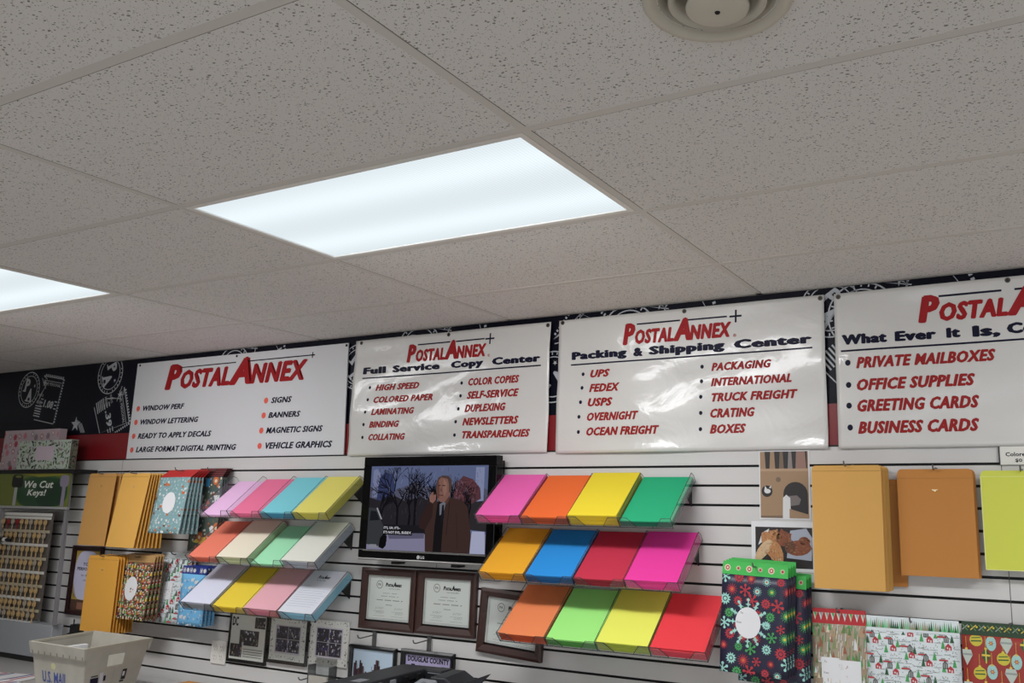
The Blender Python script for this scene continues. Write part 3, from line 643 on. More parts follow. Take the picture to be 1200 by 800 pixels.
certificate(-.795, -.458, 1.006, 1.286, 'framed certificate in dark wood below the television, leftmost of the three')
certificate(-.450, -.112, 1.008, 1.288, 'framed certificate in dark wood below the television, middle of the three')
certificate(-.092, .246, .948, 1.220, 'crooked framed certificate partly hidden by the peach paper tray', 3.4)
# award plaque behind the brown envelopes
LIL = mat('plaque_lilac', (172, 170, 190), .5); GLD = mat('plaque_gold', (150, 128, 62), .4)
t, y = frame('award_plaque', -3.145, -2.85, .912, 1.312, .028, mat('plaque_black_cherry', (34, 14, 14), .3), 'dark award plaque with lilac centre half hidden by brown envelopes', 'plaque', 0, .02, mat('plaque_field', (70, 50, 40), .5))
m = MB(); m.rect(-3.112, -2.884, 1.0, 1.284, y, GLD); m.flat([(-3.112+.114+.114*math.copysign(abs(math.cos(a))**.6, math.cos(a)), 1.142+.142*math.copysign(abs(math.sin(a))**.8, math.sin(a))) for a in [k*.1963+.0001 for k in range(32)]], y-.0003, LIL)
for k in range(3): m.line(-3.09+.01*k, 1.01, -3.112, 1.05+.02*k, .003, y-.0004, mat('plaque_brown', (70, 52, 34), .5))
m.text('TOP', -3.035, -2.96, 1.196, 1.214, y-.0006, INKB, .03); m.text('PERFORMER', -3.088, -2.90, 1.168, 1.187, y-.0006, INKB, .03); m.text('in the', -3.04, -2.96, 1.135, 1.148, y-.0006, INKB); m.text('USA', -3.02, -2.975, 1.108, 1.118, y-.0006, INKB)
m.rect(-3.05, -2.95, .945, .985, y, mat('plate_copper', (120, 82, 66), .4)); m.build('printing', t)
# photo collages in black edged holders
GRYP = mat('collage_paper', (190, 188, 182), .6); DRK = mat('photo_dark', (46, 42, 46), .6); PUR = mat('photo_purple', (72, 58, 110), .6); LTP = mat('photo_light', (170, 164, 172), .6); TANP = mat('photo_tan', (150, 128, 110), .6)
def photo(m, x0, x1, z0, z1, y, seed, cols, n=26):
    r = random.Random(seed); m.rect(x0, x1, z0, z1, y, cols[0])
    for k in range(n):
        a, b = x0+(x1-x0)*r.uniform(0, .93), z0+(z1-z0)*r.uniform(0, .85); w_, h_ = (x1-x0)*r.uniform(.03, .10), (z1-z0)*r.uniform(.06, .22)
        m.rect(a, min(a+w_, x1), b, min(b+h_, z1), y-.0002-.00001*k, r.choice(cols))
def collage(x0, x1, z0, z1, lab, kind):
    t = thing('photo_collage', ((x0+x1)/2, 0, z0), lab, 'photo sheet', 'photo sheets under the left paper trays')
    m = MB(); m.box(x0, x1, -.012, -.006, z0, z1, GRYP); m.build('sheet', t); y = -.0124; W, H = x1-x0, z1-z0
    m = MB()
    if kind == 0:
        m.text('DC', x0+.03*W, x0+.20*W, z0+.74*H, z0+.95*H, y, INKB, .05); photo(m, x0+.27*W, x0+.82*W, z0+.32*H, z0+.66*H, y, 3, (DRK, DRK, mat('photo_brown', (90, 82, 66), .6), LTP), 40)
        photo(m, x0+.68*W, x0+.98*W, z0+.72*H, z0+.97*H, y, 4, (DRK, TANP, LTP)); photo(m, x0+.02*W, x0+.36*W, z0+.05*H, z0+.34*H, y, 5, (DRK, TANP, PUR))
        for k in range(4): m.line(x0+.40*W, z0+(.24-.055*k)*H, x0+.94*W, z0+(.24-.055*k)*H, .003, y, INKG)
    else:
        r = random.Random(kind)
        for k in range(110):
            s = r.random(); e = r.randrange(4); dx = r.uniform(.01, .1)
            u, v = ((s, dx), (s, 1-dx), (dx, s), (1-dx, s))[e]
            a = r.uniform(0, 3.1); l = r.uniform(.012, .035) * W
            m.line(x0+min(max(u,.03),.97)*W, z0+min(max(v,.03),.97)*H, x0+min(max(u,.03),.96)*W+l*math.cos(a)*.6, z0+min(max(v,.03),.96)*H+l*math.sin(a)*.5, .0028 if k % 3 else .006, y, r.choice((INKG, INKB, DRK)))
        m.rect(x0+.15*W, x0+.86*W, z0+.16*H, z0+.84*H, y-.0001, LTP)
        for a, b, sd in ((.51,.81,8),(.20,.50,9)):
            for u0, u1 in ((.18,.50),(.51,.83)): photo(m, x0+u0*W, x0+u1*W, z0+a*H, z0+b*H, y-.0003, sd+kind+int(u0*10), (DRK, PUR if a < .4 else DRK, LTP, mat('photo_grey', (96, 92, 104), .6), PUR), 34)
    m.build('photos', t)
    f = MB()
    if kind < 2:
        bw = .008
        for q4 in ((x0-.012, x1+.012, z0-.016, z0-.002), (x0-.012, x0-.003, z0-.016, z1+.004), (x1+.003, x1+.011, z0-.016, z1+.004), (x0-.012, x1+.012, z1, z1+.006)): f.box(q4[0], q4[1], -.016, -.001, q4[2], q4[3], BLK)
        f.build('edge', t)
        f = MB(); f.box(x0-.01, x1+.028, -.0185, -.0165, z0-.014, z1+.004, GLS); f.build('cover', t)
        for z in (z0+.3*H, z0+.7*H):
            f = MB(); f.tube([(x1+.02, -.018, z), (x1+.02, -.026, z)], .006, BLK, 8); f.build('clip', t)
collage(-1.683, -1.425, .790, 1.010, 'black edged photo collage with small club letters beside the wall outlet', 0)
collage(-1.390, -1.140, .812, 1.014, 'black edged photo collage with decorated border, middle of the three photo sheets', 1)
collage(-1.110, -.860, .816, 1.024, 'unframed photo collage with decorated border beside the city picture', 2)
SKY = mat('picture_sky', (160, 176, 190), .6); TOWN = mat('picture_town', (48, 34, 42), .6, k=1.2)
t, y = frame('city_picture', -.842, -.556, .72, .928, .018, BLK, 'black framed picture of a red city skyline', 'picture', 0, .02, SKY)
m = MB(); r = random.Random(2); 
for k in range(26):
    x = -.818+.0091*k; h = .055+.022*math.sin(k*.5)+r.uniform(-.02, .03); m.rect(x, x+.0095, .742, .742+.02+h, y, TOWN if k % 3 else mat('picture_brick', (80, 50, 52), .6, k=1.2))
    if k % 5 == 2: m.line(x+.004, .76+h, x+.004, .785+h, .002, y, TOWN)
m.build('skyline', t)
t, y = frame('county_picture', -.524, -.219, .72, .934, .022, BLK, 'black framed lilac county picture with dark lettering', 'picture', 0, .02, mat('picture_lilac', (150, 142, 172), .6))
m = MB(); m.text('DOUGLAS COUNTY', -.49, -.252, .882, .906, y, INKK, .05); m.rect(-.468, -.446, .852, .872, y, INKK); m.rect(-.292, -.274, .852, .872, y, INKK)
for k in range(5): m.line(-.43+.028*k, .855, -.418+.028*k, .869, .006, y, INKK)
m.rect(-.48, -.26, .75, .84, y, PUR); m.build('printing', t)

def hook(x, z, L, lab, plate=True, group='slat wall hooks'):
    t = thing('slatwall_hook', (x, 0, z), lab, 'hook', group)
    if plate:
        m = MB(); q_ = 1 if plate is True and not group.startswith('hooks') else .45; m.box(x-.011*q_, x+.011*q_, -.006, -.0005, z+.010-.045*q_, z+.010+.020*q_, mat('hook_steel', (92, 92, 92), .35, metal=.7)); m.build('plate', t)
    m = MB(); m.tube([(x, -.002, z+.018), (x, -.012, z+.014), (x, -L+.02, z+.010), (x, -L+.006, z+.014), (x, -L, z+.026)], .0028, mat('hook_steel', (92, 92, 92), .35, metal=.7), 8); m.build('prong', t)
    return t
hook(-.704, .964, .115, 'empty steel wall hook under the leftmost certificate'); hook(-.374, .968, .115, 'empty steel wall hook under the middle certificate')
hook(-1.075, .742, .10, 'empty steel wall hook beside the clear leaflet holder')
t = thing('leaflet_holder', (-.98, 0, .66), 'clear plastic leaflet holder beside the black printer', 'leaflet holder')
m = MB(); m.box(-1.06, -.92, -.06, -.058, .64, .80, ACR); m.box(-1.06, -.92, -.012, -.010, .64, .86, ACR); m.box(-1.06, -1.058, -.06, -.01, .64, .82, AED); m.box(-.922, -.92, -.06, -.01, .64, .82, AED); m.build('pocket', t)
m = MB(); m.box(-1.05, -.93, -.055, -.045, .645, .775, mat('leaflet_taupe', (150, 146, 138), .6)); m.v = [(x+.05*(z-.645), yv-.10*(z-.645), z) for x, yv, z in m.v]; m.build('leaflet', t)
# outlet
t = thing('wall_outlet', (-1.771, 0, .808), 'white double wall outlet plate', 'outlet')
IV = mat('outlet_white', (196, 192, 186), .4); m = MB(); m.box(-1.829, -1.714, -.007, 0, .750, .867, IV); m.build('plate', t, bevel=.003)
for x in (-1.797, -1.747):
    for z in (.832, .786):
        m = MB(); m.prism([(x+.016*math.cos(a*.5236), -.0095, z+.019*math.sin(a*.5236)) for a in range(12)], (0, .004, 0), IV)
        for dx in (-.006, .006): m.rect(x+dx-.0012, x+dx+.0012, z-.001, z+.010, -.0098, INKG)
        m.disc(x, z-.010, .0025, -.0098, INKG, 8); m.build('socket', t)

# ---------------------------------------------------------------- envelopes hanging on hooks
MANILA = mat('manila_kraft', (198, 150, 72), .7, noise=.03, nscale=6, k=1.36); KRAFT = mat('brown_kraft', (172, 114, 52), .7, noise=.04, nscale=6, k=1.36)
OCHRE = mat('ochre_kraft', (200, 145, 58), .7, noise=.03, nscale=6, k=1.36); TANE = mat('tan_kraft', (186, 138, 76), .7, noise=.03, nscale=6, k=1.36); LIME = mat('lime_paper', (182, 186, 72), .7, k=1.5); LEDGE = mat('lime_edge', (206, 206, 150), .7)
CLASP = mat('clasp_brass', (196, 180, 140), .3, metal=.6)
def envelope(x0, x1, z0, z1, yf, mt, lab, group, clasp=True, round_=.014, flapz=.02, edge=None, slope=0):
    """a flat envelope hung by its open flap; slope raises its left top corner"""
    t = thing('envelope', ((x0+x1)/2, yf, z1), lab, 'envelope', group); th = .0022
    m = MB(); zf = z1-flapz; r = round_; W = x1-x0
    n = 8; vs = []
    def bow(u, v): return -.0008*math.sin(math.pi*u)*math.sin(math.pi*min(v*1.4, 1))
    for k in range(n+1):
        for i in range(7):
            u, v = i/6, k/n; vs.append((x0+W*u, yf+bow(u, v), z0+(zf-z0)*v))
    fs = [(k*7+i, k*7+i+1, (k+1)*7+i+1, (k+1)*7+i) for k in range(n) for i in range(6)]
    m.add(vs, fs, mt); b = m.build('pocket', t); so = b.modifiers.new('thick', 'SOLIDIFY'); so.thickness = th; so.offset = -1
    m = MB(); pts = [(x0, yf+.0005, zf), (x1, yf+.0005, zf), (x1, yf+.001, z1-r*1.5)]
    for k in range(4): a = k*.5236; pts.append((x1-r+r*math.cos(a), yf+.001, z1-r*1.5+r*1.5*math.sin(a)))
    for k in range(4): a = 1.5708+k*.5236; pts.append((x0+r+r*math.cos(a), yf+.001, z1-r*1.5+r*1.5*math.sin(a)))
    m.prism(pts, (0, .0012, 0), mt); m.build('flap', t)
    m = MB(); m.box(x0+.002, x1-.002, yf-.0004, yf, zf-.0006, zf+.0006, mat('fold_shadow_line', (128, 92, 44), .7) if mt is not LIME else LEDGE); m.build('fold', t)
    if clasp:
        m = MB(); xc = (x0+x1)/2; zc = z1-.075
        for a in (.5, 2.6): m.prism([(xc+.002*math.cos(a+1.57), yf-.004, zc+.002*math.sin(a+1.57)), (xc+.011*math.cos(a), yf-.004, zc+.006*math.sin(a)-.001), (xc+.011*math.cos(a), yf-.004, zc+.006*math.sin(a)+.002), (xc-.002*math.cos(a+1.57), yf-.004, zc+.004)], (0, .0012, 0), CLASP)
        m.prism([(xc+.004*math.cos(k*.785), yf-.0042, zc+.003*math.sin(k*.785)) for k in range(8)], (0, .004, 0), CLASP); m.build('clasp', t)
    if edge:
        m = MB(); m.box(x0-.0008, x0+.0016, yf-.0006, yf+.002, z0, zf, edge); m.box(x0, x1, yf-.0006, yf+.002, z0-.001, z0+.001, edge); m.build('edge', t)
    return t
def hang_hook(x, z, L, lab): return hook(x, z-.018, L, lab, .5, 'hooks holding envelopes')
def lean_of(o, deg): o.rotation_euler.x = -R(deg); o.location.y += .012*deg/5
def run(src, n, dx, dy, dz, labs, lean=0):
    rj = random.Random(int(abs(src.location.x)*999))
    for k in range(1, n):
        o = copy_tree(src); o.location = Vector(src.location) + Vector((dx*k + rj.uniform(-.0022, .0022), dy*k, dz*k + rj.uniform(-.003, .001))); o['label'] = labs; o.rotation_euler.x = -R(lean*(1-k/(n-.999)))
def envs(x0, x1, z0, z1, yf, yb, n, mt, lab, back, group, dx=0, dz=0, lean=0, **kw):
    e = envelope(x0, x1, z0, z1, yf, mt, lab, group, **kw); lean_of(e, lean); run(e, n, dx, (yb-yf)/(n-1) if n > 1 else 0, dz, back, lean)
    xc = (x0+x1)/2; hang_hook(xc, z1+.006, -yf+.028, 'steel wall hook carrying the '+group)
envs(-2.885, -2.630, 1.328, 1.738, -.135, -.05, 4, TANE, 'pale tan envelope hanging upper left beside the key rack', 'tan envelope behind the pale tan one beside the key rack', 'tan envelopes beside the key rack', clasp=True, lean=3)
envs(-2.475, -2.232, 1.331, 1.735, -.205, -.12, 8, MANILA, 'golden manila envelope at the front of the upper left pile', 'manila envelope behind the front one in the upper left pile', 'upper left manila envelopes', dx=.004, lean=7, round_=.008)
envs(-2.665, -2.392, .876, 1.281, -.205, -.10, 8, OCHRE, 'ochre envelope at the front of the lower left pile covering the award plaque', 'ochre envelope behind the front one in the lower left pile', 'lower left ochre envelopes', dx=.003)
envs(1.443, 1.690, 1.317, 1.747, -.120, -.035, 7, mat('manila_light', (192, 146, 76), .7, noise=.03, nscale=6, k=1.36), 'large manila envelope at the front of the pile right of the cat pictures', 'manila envelope behind the large one right of the cat pictures', 'large right manila envelopes', dx=.0018, clasp=False, round_=.012)
e = envelope(1.55, 1.746, 1.327, 1.70, -.012, KRAFT, 'brown envelope almost hidden behind the large manila pile', 'hidden brown envelope', False); del e['group']
envs(1.732, 1.984, 1.370, 1.735, -.052, -.030, 2, KRAFT, 'dark brown clasp envelope hanging between manila and lime envelopes', 'dark brown envelope behind the clasp envelope', 'dark brown clasp envelopes', dx=.004, flapz=.032)
envs(2.008, 2.262, 1.402, 1.728, -.062, -.040, 2, LIME, 'lime green envelope cut off by the right edge of the photo', 'lime green envelope behind the front lime one', 'lime green envelopes', clasp=False, edge=LEDGE, dx=.003)

# ---------------------------------------------------------------- patterned mailers
WHT = mat('label_white', (202, 202, 204), .5, k=1.7)
def bag(name, x0, x1, z0, zb, z1, yf, body, flap, lab, group, draw, fdraw=None, lean=.0, hole=True, slant=0):
    """x0..x1 wide; body z0..zb, flap band zb..z1 leaning back by lean"""
    t = thing(name, ((x0+x1)/2, yf, z1), lab, 'mailer', group); W = x1-x0; m = MB()
    n, k_ = 8, 10; vs = []
    rnd = random.Random(int(abs(x0)*997)); p1, p2 = rnd.uniform(0, 6), rnd.uniform(0, 6)
    def f(x, z):
        u, v = (x-x0)/W, (z-z0)/(zb-z0)
        return yf - .005*math.sin(math.pi*min(max(u,0),1))*math.sin(math.pi*min(max(v, 0),1)) - .0016*math.sin(5*u+p1+3*v)
    for k in range(k_+1):
        for i in range(n+1): x, z = x0+W*i/n, z0+(zb-z0)*k/k_; vs.append((x, f(x, z), z))
    m.add(vs, [(k*(n+1)+i, k*(n+1)+i+1, (k+1)*(n+1)+i+1, (k+1)*(n+1)+i) for k in range(k_) for i in range(n)], body)
    s = m.build('pouch', t, True); so = s.modifiers.new('thick', 'SOLIDIFY'); so.thickness = .005; so.offset = -1
    d = MB(); draw(d, 0)
    cl = lambda v: (min(max(v[0], x0+.001), x1-.001), v[1], min(max(v[2], z0+.001), zb-.001))
    d.v = [cl(v) for v in d.v]; d.v = [(x, f(x, z)-.0014+y, z) for x, y, z in d.v]
    pr = d.build('print', s)
    fl = MB(); fl.hexa([(x0,yf,zb),(x1,yf,zb),(x1,yf+.003,zb),(x0,yf+.003,zb)], [(x0+.002,yf+lean,z1),(x1-.002,yf+lean,z1),(x1-.002,yf+lean+.003,z1),(x0+.002,yf+lean+.003,z1)], flap); fo = fl.build('flap', t)
    if fdraw:
        d = MB(); fdraw(d, 0); d.v = [(min(max(x,x0+.001),x1-.001), yf+lean*(z-zb)/(z1-zb)-.0008+y, min(max(z,zb+.001),z1-.001)) for x, y, z in d.v]; d.build('print', fo)
    if slant:
        for o in (t,): o.rotation_euler = (0, R(slant), 0)
    return t
def C_(name, col): return mat('print_'+name, col, .5, k=1.25)
pR, pG, pT, pN = C_('red', (170, 52, 60)), C_('green', (70, 150, 84)), C_('teal', (150, 200, 190)), C_('darkgreen', (40, 84, 52))
pW, pK, pO, pB, pY = C_('white', (205, 205, 205)), C_('black', (40, 40, 44)), C_('orange', (190, 104, 60)), C_('blue', (70, 150, 200)), C_('yellow', (205, 180, 70))
pGry, pCream, pDB = C_('grey', (140, 146, 142)), C_('cream', (206, 196, 172)), C_('deepblue', (34, 48, 120))
def lay(n): return -.00006*n
def scatter(x0, x1, z0, z1, dx, dz, seed, jit=.3):
    r = random.Random(seed); k = 0; z = z0
    while z < z1:
        x = x0 + (dx/2 if k % 2 else 0)
        while x < x1: yield x+r.uniform(-jit, jit)*dx, z+r.uniform(-jit, jit)*dz, r; x += dx
        z += dz; k += 1
def flake(m, x, z, r, col, y, rnd):
    kind = rnd.choice((0, 1, 1, 2)); a = rnd.uniform(0, 1)
    if kind == 0:
        m.star(x, z, r, 12, .62, y, col, a); m.disc(x, z, r*.42, y+lay(1), mat('print_navy', (34, 34, 54), .5)); m.disc(x, z, r*.28, y+lay(2), col)
    elif kind == 1: m.star(x, z, r, 14, .45, y, col, a); m.ring(x, z, r*.62, r*.10, y+lay(.6), mat('print_navy', (34, 34, 54), .5), 14); m.disc(x, z, r*.22, y+lay(1), pY if col is pG else pO)
    else:
        for k in range(6): e = a+k*1.047; m.line(x, z, x+r*math.cos(e), z+r*math.sin(e), r*.18, y+lay(k*.2), col); m.disc(x+r*.8*math.cos(e), z+r*.8*math.sin(e), r*.24, y+lay(2), col, 6)
def snow_print(x0, x1, z0, z1, label=True):
    def d(m, y):
        for i, (x, z, r) in enumerate(scatter(x0+.012, x1, z0+.01, z1, .052, .040, 11, .14)):
            flake(m, x, z, r.uniform(.016, .024), (pR, pG, pR, pT)[r.randrange(4)], y+lay(i % 7), r)
        if label:
            cx, cz = x0+.42*(x1-x0), z0+.52*(z1-z0)
            for k in range(12):
                e = k*.5236
                m.line(cx+.04*math.cos(e), cz+.045*math.sin(e), cx+.072*math.cos(e), cz+.08*math.sin(e), .004, y+lay(12), pT); m.disc(cx+.072*math.cos(e), cz+.08*math.sin(e), .006, y+lay(12), pT, 6); m.star(cx+.058*math.cos(e), cz+.064*math.sin(e), .011, 4, .4, y+lay(12), pT)
            m.disc(cx, cz, .048, y+lay(16), WHT, 28, .054); m.text('To:', cx-.03, cx-.018, cz+.03, cz+.037, y+lay(18), pK); m.text('From:', cx-.042, cx-.024, cz-.004, cz+.003, y+lay(18), pK)
    return d
def dots_band(x0, x1, z0, z1):
    def d(m, y):
        n = 6
        for k in range(n):
            x, z = x0+(x1-x0)*(k+.5)/n, (z0+z1)/2
            if k % 2: m.star(x, z, .011, 9, .5, y, pCream); m.disc(x, z, .005, y+lay(2), pR, 8)
            else: m.disc(x, z, .012, y, pCream, 12); m.disc(x, z, .008, y+lay(1), pR, 10); m.disc(x, z, .004, y+lay(2), pCream, 8)
    return d
NAVB = mat('mailer_navy', (34, 34, 54), .4, k=1.5); GRB = mat('mailer_green', (60, 160, 72), .45, k=1.5)
X0, X1 = 1.112, 1.362
b = bag('snowflake_mailer', X0, X1, 1.008, 1.350, 1.396, -.165, NAVB, GRB, 'navy snowflake mailer with green top and round white label, front of its pile', 'navy snowflake mailers', snow_print(X0, X1, 1.008, 1.35), dots_band(X0, X1, 1.352, 1.394), .004, slant=2.0)
for k in range(1, 7):
    o = copy_tree(b); o.location = Vector(b.location)+Vector((.004*k + (.028 if k > 3 else 0), .019*k, .003*k-(.052 if k > 3 else 0))); o['label'] = 'navy snowflake mailer behind the front one in the right-hand pile'
hook(1.24, 1.372, .20, 'steel wall hook carrying the navy snowflake mailers', True, 'hooks holding mailers')
def trees_print(x0, x1, z0, z1, lab=True):
    def d(m, y):
        for i, (x, z, r) in enumerate(scatter(x0, x1+.01, z0, z1, .012, .020, 5, .5)):
            h = r.uniform(.012, .03); col = r.choice((pG, pW, C_('sage', (120, 140, 96)), C_('tan', (170, 140, 112)), C_('olive', (96, 120, 70)), pCream, C_('rust', (150, 92, 72))))
            if r.random() < .35: m.flat([(x-h*.35, z), (x+h*.35, z), (x, z+h*1.5)], y+lay(i % 13), col)
            else: m.line(x, z-h*.6, x+.002, z+h*.7, .0026, y+lay(i % 13), col)
        if lab:
            a, b_, c_, e = x0+.035, x1-.022, z0+.075, z0+.170
            m.rect(a, b_, c_, e, y+lay(20), WHT); m.rect(a-.004, a+.06, c_+.03, e+.006, y+lay(20), WHT); m.text('To:', a+.006, a+.016, e-.012, e-.006, y+lay(22), pK); m.text('From:', a+.004, a+.022, e-.05, e-.044, y+lay(22), pK)
            for k in range(5): m.flat([(a+.022*k, c_-.006), (a+.022*k+.012, c_-.006), (a+.022*k+.006, c_+.018)], y+lay(23), pG)
    return d
def icicle_band(x0, x1, z0, z1):
    def d(m, y):
        for k in range(9):
            x = x0+(x1-x0)*(k+.5)/9; m.flat([(x-.008, z1-.012), (x+.008, z1-.012), (x, z0+.008)], y, pW if k % 2 else pCream); m.flat([(x-.005, z1-.012), (x+.006, z1-.012), (x+.003, z0+.018)], y+lay(2), pG if k % 3 == 0 else pGry)
    return d
X0, X1 = 1.412, 1.604
bag('woodland_mailer', X0, X1, .90, 1.190, 1.241, -.05, C_('woodbody', (156, 144, 124)), C_('bandred', (170, 40, 46)), 'green and tan pine tree mailer with red top beside the snowflake mailers', None, trees_print(X0, X1, .90, 1.19), icicle_band(X0, X1, 1.192, 1.239), .004)
hook(1.508, 1.222, .08, 'steel wall hook carrying the pine tree mailer', True, 'hooks holding mailers')
def town_print(x0, x1, z0, z1, s=1.0, seed=3, label=None):
    def d(m, y):
        for i, (x, z, r) in enumerate(scatter(x0+.01, x1, z0+.005, z1, .024*s, .019*s, seed, .25)):
            k = i % 10; L = y+lay(i % 9)
            if k in (0, 4): h = .022*s; m.flat([(x-h*.32, z), (x+h*.32, z), (x, z+h)], L, pG if i % 3 else pN); m.flat([(x-h*.22, z+h*.4), (x+h*.22, z+h*.4), (x, z+h*1.2)], L+lay(1), pG if i % 3 else pN)
            elif k == 1: m.flat([(x-.010*s,z),(x+.010*s,z),(x+.010*s,z+.012*s),(x,z+.022*s),(x-.010*s,z+.012*s)], L, pR); m.rect(x-.005*s, x-.001*s, z+.004*s, z+.010*s, L+lay(1), pW); m.rect(x+.002*s, x+.006*s, z, z+.008*s, L+lay(1), pW)
            elif k == 3: m.flat([(x-.008*s,z),(x+.008*s,z),(x+.008*s,z+.016*s),(x,z+.026*s),(x-.008*s,z+.016*s)], L, pK); m.flat([(x-.006*s,z+.002*s),(x+.006*s,z+.002*s),(x+.006*s,z+.014*s),(x,z+.022*s),(x-.006*s,z+.014*s)], L+lay(1), pGry if i % 2 else pW); m.line(x, z, x, z+.02*s, .002*s, L+lay(2), pK)
            elif k == 5: m.rect(x-.014*s, x+.014*s, z, z+.005*s, L, pR); m.rect(x-.008*s, x+.006*s, z+.005*s, z+.010*s, L, pGry)
            else:
                for q in range(5): m.disc(x+r.uniform(-.012, .012)*s, z+r.uniform(0, .016)*s, .0014*s, L, pGry if q % 2 else pK, 6)
                m.line(x-.01*s, z, x+.012*s, z+.001, .0014*s, L, pGry)
        if label: m.rect(*label, y+lay(20), WHT)
    return d
def forest_band(x0, x1, z0, z1):
    def d(m, y):
        n = int((x1-x0)/.007); r = random.Random(2)
        for k in range(n):
            x = x0+(k+.5)*.007; h = r.uniform(.02, .034); m.flat([(x-.004, z0+.006), (x+.004, z0+.006), (x, z0+.006+h)], y+lay(k % 5), r.choice((pG, pN, C_('mint', (120, 180, 140)), C_('khaki', (140, 140, 110)))))
    return d
SNOWP = mat('mailer_snow', (184, 190, 192), .45, k=1.6)
X0, X1 = 1.602, 1.912
bag('village_mailer', X0, X1, .90, 1.182, 1.228, -.05, SNOWP, SNOWP, 'white winter village mailer with row of green trees along its top, lower right', None, town_print(X0, X1, .9, 1.182), forest_band(X0, X1, 1.184, 1.226), .004)
hook(1.757, 1.205, .08, 'steel wall hook carrying the wide white village mailer', True, 'hooks holding mailers')
def baubles(x0, x1, z0, z1):
    def d(m, y):
        for i, (x, z, r) in enumerate(scatter(x0+.02, x1, z0+.02, z1, .050, .050, 8, .16)):
            L = y+lay(i % 5*3); k = i % 4; m.line(x, z, x, z+.06, .0012, L+lay(-1), pY)
            col = (C_('silver', (176, 184, 174)), pN, C_('gold', (190, 176, 60)), C_('aqua', (150, 190, 184)))[k]
            if k == 0: m.flat([(x,z-.032),(x+.019,z+.002),(x+.014,z+.018),(x-.014,z+.018),(x-.019,z+.002)], L, col); m.rect(x-.018, x+.018, z+.0, z+.006, L+lay(1), pGry)
            elif k == 1: m.flat([(x,z-.028),(x+.014,z),(x,z+.026),(x-.014,z)], L, col); m.line(x, z-.025, x, z+.024, .004, L+lay(1), pY); m.rect(x-.013, x+.013, z-.003, z+.003, L+lay(2), pY)
            elif k == 2: m.disc(x, z, .02, L, col, 14); m.line(x-.016, z-.004, x+.016, z-.002, .004, L+lay(1), pN); m.line(x-.014, z+.006, x+.014, z+.009, .003, L+lay(1), pN)
            else: m.disc(x, z, .016, L, col, 14, .024); m.star(x, z, .010, 6, .4, L+lay(1), pR); m.disc(x, z, .003, L+lay(2), pY, 6)
            m.rect(x-.004, x+.004, z+.018, z+.024, L+lay(1), pY)
    return d
def wreath_band(x0, x1, z0, z1):
    def d(m, y):
        n = 12
        for k in range(n): x = x0+(x1-x0)*(k+.5)/n; m.line(x-.009, z0+.014, x+.009, z0+.030, .003, y, pY if k % 2 else pGry); m.line(x-.008, z0+.031, x+.008, z0+.012, .003, y+lay(1), C_('holly', (90, 120, 76))); m.disc(x+.011, z0+.024, .0035, y+lay(2), C_('gold', (190, 176, 60)), 7)
    return d
X0, X1 = 1.917, 2.225
bag('bauble_mailer', X0, X1, .90, 1.188, 1.230, -.052, C_('brick', (146, 50, 44)), C_('pinegreen', (34, 58, 36)), 'red mailer with Christmas baubles and dark green top in the bottom right corner', None, baubles(X0, X1, .9, 1.188), wreath_band(X0, X1, 1.19, 1.229), .004)
hook(2.07, 1.21, .08, 'steel wall hook carrying the red bauble mailer', True, 'hooks holding mailers')
# the left-hand mailers
def animals(x0, x1, z0, z1, bg, seed, label):
    def d(m, y):
        for i, (x, z, r) in enumerate(scatter(x0+.01, x1, z0+.01, z1, .024, .022, seed, .4)):
            L = y+lay(i % 9); k = r.randrange(5); q = r.uniform(.005, .012)
            if k == 0: m.disc(x, z, q, L, pO if i % 3 else C_('brown', (110, 70, 50)), 8, q*.8); m.flat([(x-q*.6,z+q*.5),(x+q*.6,z+q*.5),(x,z+q*1.4)], L+lay(1), pW if i % 2 else pO)
            elif k == 1: m.star(x, z, q, 6, .3, L, pW)
            elif k == 2: m.line(x-q, z-q, x+q*.3, z+q, .003, L, bg[0]); m.line(x, z, x+q, z+q*.4, .0025, L, bg[0])
            elif k == 3: m.disc(x, z, q*.7, L, pW if bg[1] else pCream, 8)
            else: m.flat([(x-q*.7,z-q),(x+q*.7,z-q),(x,z+q)], L, bg[0])
        if label: m.disc(*label, y+lay(20), WHT, 26, label[2]*1.12) if len(label) == 3 else m.rect(*label, y+lay(20), WHT)
    return d
def disc_label(m, x, z, r, y): m.disc(x, z, r, y, WHT, 26, r*1.15)
TEALB = mat('mailer_teal', (118, 150, 154), .5, k=1.35); GREENG = mat('mailer_slate', (66, 80, 78), .5, k=1.5)
X0, X1 = -2.143, -1.892
def teal_print(m, y):
    animals(X0, X1, 1.414, 1.712, (C_('seafoam', (170, 190, 188)), True), 21, None)(m, y); m.disc((X0+X1)/2, 1.575, .052, y+lay(20), WHT, 28, .056)
b = bag('animal_mailer', X0, X1, 1.414, 1.712, 1.758, -.20, TEALB, C_('flapred', (176, 40, 38)), 'teal woodland animal mailer with red flap and white oval, upper left', 'teal animal mailers', teal_print, None, .045); lean_of(b, 7)
for k in range(1, 5):
    o = copy_tree(b); o.location = Vector(b.location)+Vector((.003*k, .015*k, 0)); o.rotation_euler.x = -R(7-1.6*k); o['label'] = 'teal woodland animal mailer behind the front one'
hook(-2.015, 1.738, .20, 'steel wall hook carrying the teal animal mailers', True, 'hooks holding mailers')
def plaid(x0, x1, z0, z1):
    def d(m, y):
        for k in range(14): m.line(x0+(x1-x0)*k/13, z0, x0+(x1-x0)*k/13, z1, .0016, y, C_('plaidred', (120, 44, 48)))
        for k in range(4): m.line(x0, z0+(z1-z0)*(k+.5)/4, x1, z0+(z1-z0)*(k+.5)/4, .0024, y+lay(1), C_('plaidpink', (150, 76, 78)))
    return d
X2, X3 = -2.018, -1.793
